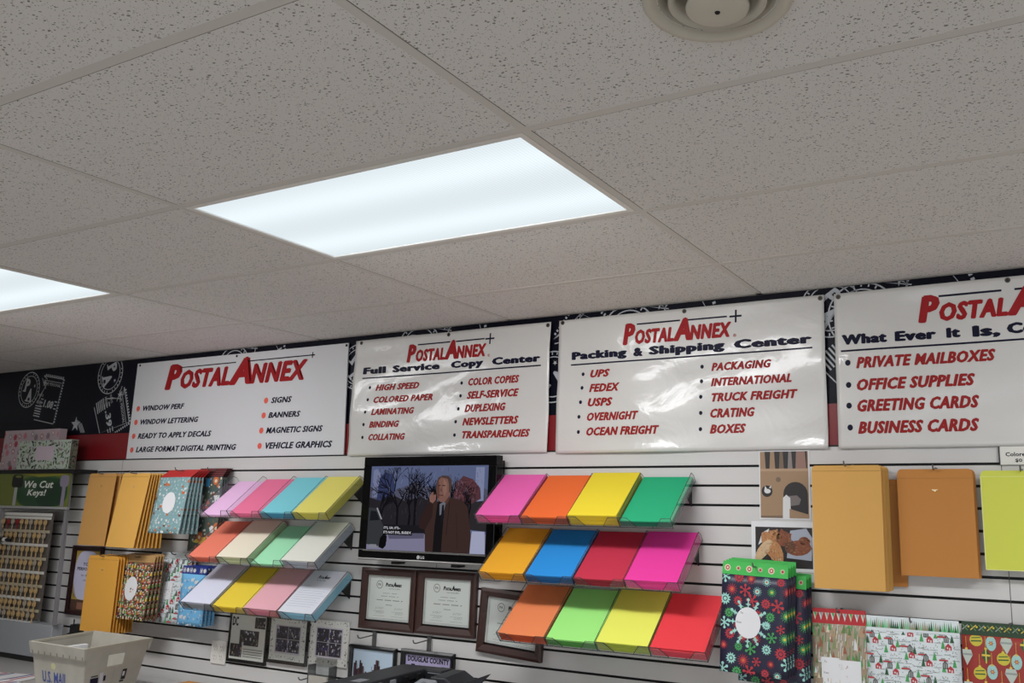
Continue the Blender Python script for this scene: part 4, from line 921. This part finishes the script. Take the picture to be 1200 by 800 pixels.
def forest_print(m, y):
    animals(X2, X3, 1.32, 1.718, (C_('moss', (104, 100, 64)), False), 33, None)(m, y)
    for x, z in ((-1.965,1.69),(-1.925,1.40),(-1.97,1.45),(-1.84,1.70),(-1.80,1.45)): m.disc(x, z, .022, y+lay(14), pO, 12, .026); m.disc(x, z-.004, .010, y+lay(15), pCream, 8)
    m.rect(-1.915, -1.885, 1.665, 1.71, y+lay(14), pB); m.flat([(-1.98,1.37),(-1.90,1.36),(-1.87,1.39),(-1.88,1.40),(-1.95,1.385)], y+lay(14), pY); m.rect(-1.955, -1.80, 1.52, 1.62, y+lay(16), WHT); m.disc(-1.83, 1.44, .016, y+lay(14), pW, 10, .02)
b = bag('forest_mailer', X2, X3, 1.320, 1.718, 1.765, -.072, GREENG, C_('plaiddark', (58, 20, 24)), 'dark grey green woodland mailer with red plaid flap', 'dark woodland mailers', forest_print, plaid(X2, X3, 1.72, 1.764), .03)
for k in range(1, 3): o = copy_tree(b); o.location = Vector(b.location)+Vector((0, .014*k, 0)); o['label'] = 'dark woodland mailer behind the front one with plaid flap'
hook(-1.886, 1.742, .10, 'steel wall hook carrying the dark woodland mailers', True, 'hooks holding mailers')
X4, X5 = -2.425, -2.160
def soldiers(m, y):
    for i, (x, z, r) in enumerate(scatter(X4+.008, X5, .958, 1.25, .022, .034, 13, .2)):
        L = y+lay(i % 7); col = r.choice((pR, pO, pG, pY, pCream, pK, C_('rose', (200, 130, 110)), pGry))
        m.rect(x-.006, x+.006, z-.012, z+.002, L, col); m.disc(x, z+.006, .005, L, pCream, 7); m.rect(x-.005, x+.005, z+.009, z+.018, L, r.choice((pK, pR, pG, pK))); m.rect(x-.0055, x+.0055, z-.005, z-.003, L+lay(1), pY); m.rect(x-.005, x-.001, z-.020, z-.012, L, pK if i % 2 else pW); m.rect(x+.001, x+.005, z-.020, z-.012, L, pK if i % 2 else pW); m.disc(x+.011, z-.004, .004, L, r.choice((pO, pG, pW, pR)), 6)
    m.disc(-2.305, 1.115, .054, y+lay(20), WHT, 28, .062)
b = bag('nutcracker_mailer', X4, X5, .955, 1.255, 1.292, -.165, C_('nutbody', (116, 84, 60)), C_('nutflap', (170, 134, 86)), 'busy toy soldier mailer with white oval label beside ochre envelopes', 'toy soldier mailers', soldiers, None, .003); lean_of(b, 5)
for k in range(1, 4): o = copy_tree(b); o.location = Vector(b.location)+Vector((.003*k, .014*k, .002*k)); o.rotation_euler.x = -R(5-1.4*k); o['label'] = 'toy soldier mailer behind the one with the white oval in front'
hook(-2.29, 1.272, .19, 'steel wall hook carrying the toy soldier mailers', True, 'hooks holding mailers')
X6, X7 = -2.262, -1.995
b = bag('village_mailer', X6, X7, .935, 1.275, 1.306, -.06, SNOWP, SNOWP, 'white winter village mailer beside the toy soldier mailers, left', 'left village mailers', town_print(X6, X7, .935, 1.275, 1.25, 6, (-2.19, -2.11, 1.06, 1.15)), None, .003); lean_of(b, 4)
o = copy_tree(b); o.location = Vector(b.location)+Vector((.004, .02, 0)); o['label'] = 'white village mailer behind the front one at the left'
hook(-2.137, 1.287, .08, 'steel wall hook carrying the narrow white village mailers', True, 'hooks holding mailers')
X8, X9 = -2.000, -1.800
def bears(m, y):
    for i, (x, z, r) in enumerate(scatter(X8+.012, X9, .945, 1.20, .034, .032, 17, .25)):
        L = y+lay(i % 6); k = r.randrange(3)
        if k == 0: m.disc(x, z, .012, L, pW, 10, .008); m.disc(x+.011, z+.006, .006, L, pW, 8); m.rect(x-.010, x-.006, z-.012, z, L, pW); m.rect(x+.004, x+.008, z-.012, z, L, pW)
        elif k == 1: m.star(x, z, .010, 6, .3, L, pW)
        else: m.disc(x, z, .003, L, pDB, 6); m.disc(x+.008, z+.006, .004, L, pW, 6); m.disc(x-.006, z-.006, .002, L, pDB, 6)
def ho_band(m, y):
    for k, ch in enumerate('HOHO HO'):
        x = X8+.010+k*.027
        if ch == 'H': m.rect(x, x+.005, 1.213, 1.237, y, pW); m.rect(x+.011, x+.016, 1.213, 1.237, y, pW); m.rect(x+.004, x+.012, 1.222, 1.227, y, pW)
        elif ch == 'O': m.star(x+.008, 1.225, .013, 8, .75, y, pW)
b = bag('polar_bear_mailer', X8, X9, .942, 1.205, 1.247, -.10, C_('bearblue', (112, 176, 218)), pDB, 'light blue polar bear mailer with deep blue flap, below the left trays', 'polar bear mailers', bears, ho_band, .003)
for k in range(1, 4): o = copy_tree(b); o.location = Vector(b.location)+Vector((0, .022*k, 0)); o['label'] = 'light blue polar bear mailer behind the front one'
hook(-1.90, 1.227, .12, 'steel wall hook carrying the polar bear mailers', True, 'hooks holding mailers')

# ---------------------------------------------------------------- cat prints and price card on the right
t = thing('cat_photo_print', (1.304, 0, 1.551), 'photo print of a carpeted cat tree with a white cat inside', 'photo print')
m = MB(); m.box(1.205, 1.404, -.0025, -.0012, 1.551, 1.812, WHT); m.build('paper', t)
m = MB(); y = -.0028; a, W, b0, H = 1.209, .190, 1.556, .252
def uq(pts, mt, d): m.flat([(a+u*W, b0+v*H) for u, v in pts], y+lay(d*2), mt)
CT_ = C_('cattree', (150, 122, 94)); CT2 = C_('cattree_dark', (112, 92, 74)); DK = C_('dark_hole', (38, 33, 34))
uq([(0,0),(1,0),(1,1),(0,1)], CT_, 0); uq([(.04,.72),(.98,.72),(.98,1),(.04,1)], DK, 1); uq([(0,.7),(1,.7),(1,.74),(0,.74)], C_('cattree_light', (168, 140, 112)), 2)
for u0, u1, col in ((.2,.32,CT_),(.40,.50,CT2),(.58,.68,C_('post_grey', (130, 120, 118))),(.74,.96,C_('rose_box', (140, 108, 96))),(0,.12,CT_)): uq([(u0,.74),(u1,.74),(u1-.02,1),(u0+.02,1)], col, 3)
m.disc(a+.14*W, b0+.40*H, .022, y+lay(6), DK, 16); m.disc(a+.15*W, b0+.40*H, .013, y+lay(8), pW, 10, .009); uq([(.08,.40),(.10,.48),(.14,.44)], pW, 5); uq([(.22,.44),(.23,.49),(.18,.45)], pW, 5); m.disc(a+.38*W, b0+.575*H, .010, y+lay(6), CT2, 10)
uq([(.48,.0),(.48,.36)]+[(.73+.25*math.cos(3.14-k*.3142), .36+.18*math.sin(k*.3142)) for k in range(11)]+[(.98,.0)], DK, 3); uq([(.46,0),(.47,.30),(.54,.35),(.62,.30),(.63,0)], pW, 5); uq([(.60,.14),(.98,.06),(.98,0),(.60,0)], CT_, 6); uq([(.60,.33),(.76,.34),(.84,.28),(.80,.2),(.62,.18)], C_('cat_grey', (110, 102, 100)), 4)
uq([(0,0),(.46,0),(.46,.04),(0,.03)], CT2, 4); m.build('photo', t)
t = thing('kittens_photo_print', (1.290, 0, 1.38), 'photo print of orange cats asleep together on a blanket', 'photo print')
m = MB(); m.box(1.170, 1.412, -.0025, -.0012, 1.36, 1.543, WHT); m.build('paper', t)
m = MB(); a, W, b0, H = 1.186, .222, 1.372, .150; FO, FD, FL = C_('fur_orange', (176, 122, 78)), C_('fur_rust', (128, 72, 48)), C_('fur_cream', (200, 170, 134))
uq([(0,0),(1,0),(1,1),(0,1)], DK, 0); uq([(.05,.55),(.12,.85),(.25,.96),(.2,.7)], pW, 1); uq([(.55,.25),(.98,.2),(1,.75),(.9,.98),(.62,.92)], C_('blanket', (160, 166, 180)), 1)
def fur(cx, cz, rx, rz, ang, col, cols, d, seed, ears=False):
    r = random.Random(seed); ca, sa = math.cos(ang), math.sin(ang); asp = W/H
    P = lambda x, z: (cx+x*ca-z*sa/asp, cz+(x*sa*asp+z*ca))
    if ears:
        for e in (.9, 2.2): uq([P(rx*math.cos(e-.3), rz*math.sin(e-.3)), P(rx*1.25*math.cos(e), rz*1.35*math.sin(e)), P(rx*math.cos(e+.3), rz*math.sin(e+.3))], col, d)
    uq([P(rx*math.cos(k*.4488), rz*math.sin(k*.4488)) for k in range(14)], col, d)
    for k in range(70):
        e, q = r.uniform(0, 6.28), r.uniform(.1, .93)**.6; a1 = P(rx*q*math.cos(e), rz*q*math.sin(e)); a2 = P(rx*q*math.cos(e)+.03, rz*q*math.sin(e)-.02)
        m.line(a+a1[0]*W, b0+a1[1]*H, a+a2[0]*W, b0+a2[1]*H, .0016, y+lay(d*2+1), r.choice(cols))
A_ = (FO, FO, FL, FD); B_ = (FD, FD, C_('fur_choc', (98, 62, 46)), FO)
fur(.30, .50, .30, .20, -1.0, FO, A_, 3, 1); fur(.14, .42, .22, .13, .9, FL, (FL, FO, FL), 4, 2); fur(.40, .22, .26, .09, -.95, FO, A_, 5, 3); fur(.34, .78, .10, .15, .2, FO, A_, 6, 8, True)
fur(.50, .72, .13, .19, -.4, FD, B_, 6, 4, True); fur(.76, .50, .22, .19, .1, FD, B_, 7, 5); fur(.62, .50, .10, .15, .3, C_('fur_choc', (98, 62, 46)), B_, 8, 6, True); fur(.86, .66, .10, .12, 0, FD, B_, 8, 7); fur(.48, .10, .12, .05, -.8, FL, (FL, FO), 9, 9)
m.build('photo', t)
t = thing('price_card', (2.14, 0, 1.75), 'small white price card above the lime envelopes', 'price card')
m = MB(); m.box(2.071, 2.215, -.010, -.008, 1.7495, 1.812, GRYP); m.build('card', t)
m = MB(); m.text('Colored', 2.089, 2.160, 1.778, 1.792, -.0105, INKK, .03); m.text('$0', 2.118, 2.140, 1.757, 1.770, -.0105, INKK, .03); m.build('lettering', t)
m = MB(); m.box(2.067, 2.0712, -.012, -.006, 1.7495, 1.812, BLK); m.build('holder_edge', t)
frame('small_frame', 1.035, 1.112, .82, .905, .010, mat('dark_mahogany', (62, 32, 24)), 'small dark wooden frame peeking in under the red paper tray', 'picture', 0, .016, C_('rose_box', (140, 108, 96)))

# ---------------------------------------------------------------- work table and the things on it
TT = .645
t = thing('work_table', (-1.4, -.55, 0), 'long grey work table along the slat wall below the picture', 'table')
LAM = mat('laminate_grey', (140, 138, 136), .4); LEGM = mat('table_leg', (90, 90, 92), .4, metal=.5)
m = MB(); m.box(-4.6, 1.7, -1.05, -.03, TT-.03, TT, LAM); m.build('tabletop', t, bevel=.004)
for x in (-4.5, -1.5, 1.6):
    for yv in (-.98, -.10): m = MB(); m.box(x-.02, x+.02, yv-.02, yv+.02, 0, TT-.03, LEGM); m.build('leg', t)
# mail tub
t = thing('mail_tub', (-2.1, -.49, TT), 'worn white corrugated mail tub with blue lettering', 'tub', )
TUBM = mat('tub_plastic', (160, 156, 146), .55, noise=.22, nscale=11, k=1.4); TUBD = mat('tub_grime', (120, 112, 100), .7, noise=.25, nscale=14, k=1.5); TUBI = mat('tub_ink', (48, 66, 128), .5)
rim = [(-2.258,-.675),(-1.815,-.680),(-1.868,-.332),(-2.338,-.330)]; zr = .912
fl = [(-2.235,-.632),(-1.862,-.635),(-1.905,-.372),(-2.295,-.370)]; zf = TT+.002
def tp(u, side, v, off=0):
    """point on tub side 0 front,1 right,2 back,3 left: u along, v 0 floor..1 rim; off outwards"""
    i, j = side, (side+1) % 4
    lo = Vector(fl[i]).lerp(Vector(fl[j]), u); hi = Vector(rim[i]).lerp(Vector(rim[j]), u); p = lo.lerp(hi, v)
    d = Vector(rim[j])-Vector(rim[i]); n = Vector((d.y, -d.x)).normalized(); p += n*off
    return (p.x, p.y, zf+(zr-zf)*v)
def side_panel(s, hole):
    m = MB(); us = [0, .36, .64, 1] if hole else [0, .5, 1]; vs_ = [0, .62, .82, 1] if hole else [0, .5, 1]
    for off, fl_ in ((0, False), (-.004, True)):
        for a in range(len(us)-1):
            for b in range(len(vs_)-1):
                if hole and a == 1 and b == 1: continue
                q4 = [tp(us[a], s, vs_[b], off), tp(us[a+1], s, vs_[b], off), tp(us[a+1], s, vs_[b+1], off), tp(us[a], s, vs_[b+1], off)]
                m.add(q4, [(0,1,2,3)], TUBM)
    if hole:
        for ua, ub, va, vb in ((us[1],us[2],vs_[1],vs_[1]),(us[1],us[2],vs_[2],vs_[2]),(us[1],us[1],vs_[1],vs_[2]),(us[2],us[2],vs_[1],vs_[2])): m.add([tp(ua,s,va,0),tp(ub,s,vb,0),tp(ub,s,vb,-.004),tp(ua,s,va,-.004)], [(0,1,2,3)], TUBD)
    return m
for s in range(4): side_panel(s, s in (1, 3)).build('side_panel', t)
m = MB(); m.add([(x, y_, zf) for x, y_ in fl], [(0,1,2,3)], TUBD); m.build('floor_panel', t)
m = MB()   # folded rim: outer band on front and back with stitch marks, thin roll on the ends
for s, v0 in ((0, .80), (2, .80)):
    m.hexa([tp(-.012,s,v0,.010), tp(1.012,s,v0,.010), tp(1.012,s,v0,.002), tp(-.012,s,v0,.002)], [tp(-.012,s,1.0,.012), tp(1.012,s,1.0,.012), tp(1.012,s,1.0,-.004), tp(-.012,s,1.0,-.004)], TUBM)
for s in (1, 3): m.hexa([tp(0,s,.965,.003), tp(1,s,.965,.003), tp(1,s,.965,-.006), tp(0,s,.965,-.006)], [tp(0,s,1.005,.003), tp(1,s,1.005,.003), tp(1,s,1.005,-.006), tp(0,s,1.005,-.006)], mat('tub_rim_roll', (150, 144, 130), .6))
rm = m.build('rim', t)
m = MB()
for k in range(9):
    u = .03+.118*k; m.add([tp(u,0,.80,.0108), tp(u+.022,0,.80,.0108), tp(u+.022,0,.855,.0112), tp(u,0,.855,.0112)], [(0,1,2,3)], TUBD)
m.build('stitch', rm)
m = MB(); m.text('U.S. MAIL', 0, 1, 0, 1, 0, TUBI, .02); m.v = [tp(.17+.50*x, 0, .31+.20*z, .001) for x, y_, z in m.v]; m.build('lettering', t)
m = MB(); m.disc(.5, .5, .5, 0, mat('tub_stain', (170, 168, 130), .6), 10); m.v = [tp(.35+.1*x, 0, .55+.12*z, .001) for x, y_, z in m.v]; m.build('sticker_mark', t)
m = MB()
def onr(u0, u1, v0, v1, mt, o=.0008): m.add([tp(u0,1,v0,o), tp(u1,1,v0,o), tp(u1,1,v1,o), tp(u0,1,v1,o)], [(0,1,2,3)], mt)
onr(.10,.24,.36,.46,INKB); onr(.11,.23,.48,.50,pK); onr(.26,.32,.33,.53,LTP); onr(.33,.37,.38,.47,INKB); onr(.64,.68,.34,.50,pGry); onr(.66,.74,.34,.52,BLK,.001); onr(.67,.71,.40,.48,LTP,.0014); onr(.64,.72,.30,.33,BLK); onr(.5,.503,.0,.62,TUBD)
m.build('old_label', t)
for xa, xb, ya, yb_, zt, lab in ((-2.25,-2.222,-.53,-.42,.868,'taller white envelope standing inside the mail tub'), (-2.20,-2.172,-.52,-.43,.85,'shorter white envelope standing inside the mail tub')):
    m = MB(); m.box(xa, xb, ya, yb_, TT+.004, zt, WHT); tag(m.build('mail_envelope', bevel=.002), lab, 'envelope')
# flat papers on the table
for k, (x, yv, rz, lab) in enumerate(((-2.86, -.47, .25, 'white carton sheet with red and blue stripes on the table by the tub'), (-2.62, -.62, -.1, 'white striped carton sheet beside the mail tub'))):
    t = thing('carton_sheet', (x, yv, TT+.002+.004*k), lab, 'sheet'); t.rotation_euler = (0, 0, rz); q = WL[t.name]
    m = MB(); m.box(x-.17, x+.17, yv-.12, yv+.12, q.z, q.z+.003, WHT); m.build('card', t)
    m = MB(); z = q.z+.0034
    for a, col in ((-.15, pR), (-.11, pDB), (.02, pDB), (.06, pR)): m.add([(x+a,yv-.12,z),(x+a+.02,yv-.12,z),(x+a+.07,yv+.12,z),(x+a+.05,yv+.12,z)], [(0,1,2,3)], col)
    m.build('stripes', t)
t = thing('brown_parcel', (-1.60, -.30, TT), 'brown parcel behind the mail tub, just its top showing', 'parcel')
m = MB(); m.box(-1.72, -1.52, -.40, -.2, TT, TT+.060, KRAFT); m.build('box', t, bevel=.004)
# key cutting cabinet and rack
t = thing('key_cabinet', (-3.6, -.08, TT), 'grey metal cabinet under the key rack', 'cabinet')
CABM = mat('cabinet_grey', (136, 138, 142), .4, k=1.6); m = MB(); m.box(-4.4, -3.06, -.125, -.060, TT+.03, .862, CABM); m.build('body', t, bevel=.004)
m = MB(); m.box(-4.38, -3.075, -.115, -.062, TT, TT+.03, BRK); m.build('plinth', t)
m = MB(); m.box(-3.95, -3.30, -.127, -.06, .8622, .867, mat('cabinet_tray', (190, 192, 194), .4)); m.build('tray_lip', t)
t = thing('key_rack', (-3.4, -.12, .8675), 'grey metal key rack with green key cutting sign and rows of hooks', 'key rack')
POST = mat('rack_post', (128, 126, 128), .4, metal=.3, k=1.6); SHF = mat('shelf_black', (12, 12, 13), .5)
for xa, xb in ((-3.775, -3.725), (-3.085, -3.045)):
    m = MB(); m.hexa([(xb-.012,-.130,.8675),(xb+.012,-.130,.8675),(xb+.012,-.116,.8675),(xb-.012,-.116,.8675)], [(xa-.012,-.130,1.738),(xa+.012,-.130,1.738),(xa+.012,-.116,1.738),(xa-.012,-.116,1.738)], POST); m.build('post', t)
m = MB(); m.box(-4.3, -3.04, -.142, -.1305, 1.527, 1.541, mat('rack_rail', (150, 150, 150), .4, metal=.3)); m.build('rail', t)
m = MB(); m.box(-4.4, -3.02, -.142, -.004, 1.740, 1.764, SHF); m.build('shelf', t)
# the sign
m = MB(); m.box(-3.84, -3.062, -.1325, -.1305, 1.541, 1.739, mat('sign_yellowgreen', (96, 104, 40), .4, k=1.5)); s = m.build('sign', t); y = -.1329
m = MB(); GD = mat('sign_darkgreen', (24, 62, 34), .4, k=1.3)
def blob(cx, cz, rx, rz, mt, d, p=.7): m.flat([(cx+rx*math.copysign(abs(math.cos(k*.2618+.01))**p, math.cos(k*.2618+.01)), cz+rz*math.copysign(abs(math.sin(k*.2618+.01))**p, math.sin(k*.2618+.01))) for k in range(24)], y+lay(d*3), mt)
blob(-3.155, 1.625, .275, .098, mat('sign_midgreen', (52, 84, 36), .4, k=1.4), 0); blob(-3.15, 1.622, .262, .090, GD, 1); blob(-3.06, 1.61, .15, .072, mat('sign_deepgreen', (18, 48, 30), .4, k=1.3), 2)
m.flat([(-3.40,1.737),(-3.20,1.715),(-2.95,1.725),(-2.885,1.735),(-2.885,1.737)], y+lay(3), mat('sign_yellow', (128, 122, 40), .4, k=1.5))
blob(-3.425, 1.69, .060, .040, BRK, 5, .5); m.disc(-3.42, 1.718, .034, y+lay(18), mat('sign_yellowgreen', (96,104,40)), 16, .008); m.rect(-3.447, -3.415, 1.54, 1.655, y+lay(14), mat('key_silver', (150, 150, 146), .4)); m.rect(-3.432, -3.428, 1.54, 1.655, y+lay(17), pGry)
blob(-2.925, 1.69, .045, .036, mat('key_lilac', (116, 108, 124), .4), 5, .6); m.rect(-2.94, -2.905, 1.54, 1.67, y+lay(14), mat('key_lilac'))
SW = mat('sign_white', (196, 200, 190), .4)
m.text('We Cut', -3.345, -3.035, 1.648, 1.692, y+lay(20), SW, .03, .2); m.text('Keys!', -3.30, -3.10, 1.590, 1.640, y+lay(20), SW, .03, .2); m.v = [(x-.195, yv, z+.004) for x, yv, z in m.v]; m.build('lettering', s)
# key board
KX0, KX1, KY = -3.90, -3.247, -.105
PEG = mat('peg_board', (84, 78, 72), .6, noise=.08, nscale=20, k=1.5)
m = MB(); m.box(KX0, KX1, KY, KY+.012,   .878, 1.505, PEG); bd = m.build('board', t)
m = MB(); m.box(KX0, KX1, KY-.003, KY, 1.482, 1.500, GRYP); m.build('header_strip', bd)
KB, KS, KT = mat('key_brass', (172, 144, 100), .45, metal=.2, k=1.7), mat('key_nickel', (150, 140, 124), .45, metal=.2, k=1.7), mat('key_tag', (160, 150, 128), .6)
rowz = [1.458, 1.378, 1.297, 1.217, 1.136, 1.058, .982, .916]; order = ['top', 'second', 'third', 'fourth', 'fifth', 'sixth', 'seventh', 'lowest']
def key_mesh(mt, x, z, big=False):
    m = MB(); h = .019
    pts = [(x+h*math.cos(a), KY-.020, z-.012+h*math.sin(a)) for a in [k*.5236 for k in range(12)]]
    m.prism(pts, (0, .0022, 0), mt); m.prism([(x-.005,KY-.020,z-.024),(x+.005,KY-.020,z-.024),(x+.005,KY-.020,z-.042),(x+.007,KY-.020,z-.045),(x+.004,KY-.020,z-.048),(x+.006,KY-.020,z-.052),(x,KY-.020,z-.060),(x-.005,KY-.020,z-.055)][::-1], (0, .002, 0), mt); return m
rk = random.Random(9); protos = {}
for ri, z in enumerate(rowz):
    m = MB(); m.box(KX0+.005, KX1-.004, KY-.003, KY, z+.004, z+.020, KT if ri % 2 else GRYP); m.build('label_strip', bd)
    for k in range(12):
        x = KX1-.030-.050*k+rk.uniform(-.004, .004)
        hm = MB(); hm.tube([(x, KY, z), (x, KY-.026, z-.001), (x, KY-.030, z+.006)], .0014, LEGM, 5); hm.build('peg', bd)
        kind = rk.choice('BBBN'); red = (ri == 0 and k in (6, 8))
        mt = C_('keyred', (140, 30, 36)) if red else (KB if kind == 'B' else KS)
        for q in range(2):
            if q == 0 and mt in protos: o = protos[mt].copy(); COL.objects.link(o); o.location = (x, 0, z); o.name = 'key'
            elif q == 0:
                mm = key_mesh(mt, 0, 0); o = mm.build('key'); protos[mt] = o; o.location = (x, 0, z)
            else: continue
            col = 'red headed' if red else ('brass' if kind == 'B' else 'silver')
            tag(o, '%s key blank hanging in the %s row of the key rack' % (col, order[ri]), 'key', 'key blanks on the key rack')
t = thing('key_fob', (-3.66, -.16, 1.334), 'black key fob with a white band lying across the left of the key rack', 'key fob')
m = MB(); m.tube([(-3.80, -.160, 1.338), (-3.60, -.160, 1.336), (-3.56, -.160, 1.334)], .011, BRK, 10); m.build('handle', t)
m = MB(); m.tube([(-3.625, -.160, 1.3363), (-3.595, -.160, 1.336)], .0125, GRYP, 10); m.build('band', t)
m = MB(); m.tube([(-3.70, -.150, 1.338), (-3.70, -.112, 1.336)], .0025, LEGM, 6); m.build('hanger', t)
# gift boxes on the shelf
def gift(x0, x1, y0, y1, z0, z1, body, lab, draw):
    t = thing('gift_box', ((x0+x1)/2, (y0+y1)/2, z0), lab, 'box'); m = MB(); m.box(x0, x1, y0, y1, z0, z1, body); m.build('carton', t, bevel=.002)
    d = MB(); draw(d, y0-.0005); d.v = [(min(max(x, x0+.002), x1-.002), yv, min(max(z, z0+.002), z1-.002)) for x, yv, z in d.v]; d.build('print', t)
def pinkflowers(m, y):
    for i, (x, z, r) in enumerate(scatter(-3.95, -3.32, 1.765, 2.03, .062, .055, 4, .25)):
        col = r.choice((C_('berry', (168, 64, 78)), C_('rosegrey', (140, 120, 128)), C_('pinkflake', (190, 120, 132))))
        m.star(x, z, .026, 8, .35 if i % 2 else .6, y+lay(i % 5), col); m.disc(x, z, .009, y+lay(7), pW if i % 2 else col, 8)
    m.rect(-3.70, -3.58, 1.86, 1.935, y+lay(14), C_('pinklabel', (190, 176, 184)))
gift(-3.95, -3.345, -.080, -.03, 1.766, 2.022, C_('boxpink', (186, 168, 174)), 'white gift box with pink and red snowflakes on the shelf above the key sign', pinkflowers)
def holly(m, y):
    for i, (x, z, r) in enumerate(scatter(-3.65, -3.09, 1.765, 1.96, .028, .024, 14, .45)):
        a = r.uniform(0, 3.1); l = r.uniform(.010, .022); col = r.choice((C_('leaf', (70, 92, 60)), C_('leafdark', (36, 48, 38)), C_('sage', (120, 140, 96)), pK, C_('rosegrey', (140,120,128))))
        ux, uz = math.cos(a), math.sin(a); m.flat([(x-l*ux,z-l*uz),(x+l*.4*uz,z-l*.4*ux),(x+l*ux,z+l*uz),(x-l*.4*uz,z+l*.4*ux)], y+lay(i % 9), col)
    m.rect(-3.46, -3.27, 1.822, 1.908, y+lay(16), C_('hollylabel', (196, 180, 190)))
gift(-3.66, -3.105, -.135, -.090, 1.766, 1.945, C_('boxwhite', (178, 188, 176)), 'white gift box with green leaves and pale label at the right end of the shelf', holly)
m = MB(); rs = random.Random(3); gb = bpy.data.objects['gift_box.001']
m.add([(-3.1045,-.134,1.768),(-3.1045,-.091,1.768),(-3.1045,-.091,1.943),(-3.1045,-.134,1.943)], [(0,1,2,3)], C_('boxside_shaded', (104, 104, 92)))  # shade of this side is put into its base colour; leaves are print
for k in range(46):
    yv, z, l = rs.uniform(-.13, -.095), rs.uniform(1.775, 1.935), rs.uniform(.006, .014); a_ = rs.uniform(0, 3.1); uy, uz = l*math.cos(a_), l*math.sin(a_)
    q4 = [(yv-uy, z-uz), (yv+uz*.4, z-uy*.4), (yv+uy, z+uz), (yv-uz*.4, z+uy*.4)]
    m.add([(-3.1042+k*.00002, min(max(p, -.134), -.091), min(max(r_, 1.768), 1.943)) for p, r_ in q4], [(0,1,2,3)], rs.choice((C_('leafdark', (36,48,38)), C_('leaf', (70,92,60)), C_('sideberry', (110, 70, 66)), pK)))
m.build('shaded_side_print', gb)
# power adapter by the tub
t = thing('power_adapter', (-2.985, 0, .80), 'black power adapter with looped cord on the wall behind the mail tub', 'adapter')
m = MB(); m.box(-3.02, -2.95, -.05, -.001, .80, .865, BRK); m.build('body', t, bevel=.006)
m = MB(); m.tube([(-3.01-.020*k, -.03-.02*math.sin(k*.5), .815-.010*k+.006*math.sin(k*1.2)) for k in range(8)], .007, BRK, 7); m.build('cord', t)
m = MB(); m.tube([(-3.01+.022*(1-math.cos(k*.39)), -.03-.004*k, .862+.032*math.sin(k*.39)) for k in range(9)], .003, BRK, 6); m.build('loop', t)

# black office printer at the bottom
t = thing('office_printer', (0.0, -.5, TT), 'black office printer with sloping lid in front of the county picture', 'printer')
PRB = mat('printer_black', (30, 31, 35), .45, noise=.05, nscale=10, k=1.4); PRD = mat('printer_dark', (14, 14, 16), .5); PRG = mat('printer_panel', (120, 123, 128), .35, k=1.3)
m = MB(); m.box(-.21, .26, -.95, -.29, TT, .885, PRB); m.build('body', t, bevel=.01)
m = MB(); m.hexa([(-.225,-.94,.886),(-.075,-.94,.886),(-.082,-.375,.886),(-.228,-.375,.886)], [(-.225,-.94,.908),(-.075,-.94,.908),(-.082,-.375,.908),(-.228,-.375,.908)], PRD); m.build('scanner_bed', t)
m = MB(); m.hexa([(-.232,-.95,.910),(-.070,-.95,.910),(-.080,-.37,.910),(-.236,-.34,.910)], [(-.232,-.95,.938),(-.072,-.95,.940),(-.082,-.37,.941),(-.236,-.33,.939)], PRB); lid = m.build('lid', t, bevel=.005)
m = MB(); m.hexa([(-.236,-.37,.886),(.0,-.37,.886),(.01,-.295,.886),(-.236,-.315,.886)], [(-.232,-.368,.936),(-.004,-.366,.937),(.004,-.298,.939),(-.232,-.318,.938)], PRB); hb = m.build('hinge_block', t, bevel=.005)
m = MB(); m.add([(-.070,-.372,.925),(.0,-.372,.925),(.0,-.372,.929),(-.070,-.372,.929)], [(0,1,2,3)], PRG); m.build('slot', hb)
m = MB(); m.add([(-.165,-.70,.9396),(-.115,-.70,.9402),(-.117,-.645,.9403),(-.163,-.645,.9398)], [(0,1,2,3)], PRG); m.build('lid_label', lid)
for k in range(4): m = MB(); m.box(-.073, -.064, -.66+.075*k, -.635+.075*k, .905, .932, PRD if k > 1 else PRG); m.build('hinge_clip', t)
m = MB(); m.hexa([(-.03,-.62,.872),(.10,-.62,.872),(.10,-.47,.872),(-.03,-.47,.872)], [(-.02,-.60,.895),(.075,-.60,.895),(.062,-.475,.930),(-.012,-.475,.930)], PRG); pn = m.build('control_panel', t, bevel=.006)
m = MB(); z_ = lambda yv: .895+.035*(yv+.60)/.125+.0012
for a, b_, p, q_ in ((.018,.036,-.530,-.526),(.018,.036,-.508,-.504),(.018,.021,-.530,-.504),(.033,.036,-.530,-.504),(.024,.030,-.520,-.514)): m.add([(a,p,z_(p)),(b_,p,z_(p)),(b_,q_,z_(q_)),(a,q_,z_(q_))], [(0,1,2,3)], INKG)
m.build('panel_mark', pn)
m = MB(); m.hexa([(.005,-.465,.885),(.19,-.465,.885),(.17,-.30,.885),(.005,-.30,.885)], [(.012,-.455,.933),(.085,-.455,.935),(.070,-.310,.940),(.012,-.310,.939)], PRB); m.build('feeder', t, bevel=.006)
m = MB(); m.hexa([(.12,-.60,.885),(.235,-.55,.885),(.235,-.50,.885),(.12,-.56,.885)], [(.12,-.585,.898),(.205,-.36,.935),(.212,-.325,.945),(.125,-.55,.904)], PRB); m.build('output_tray', t, bevel=.003)
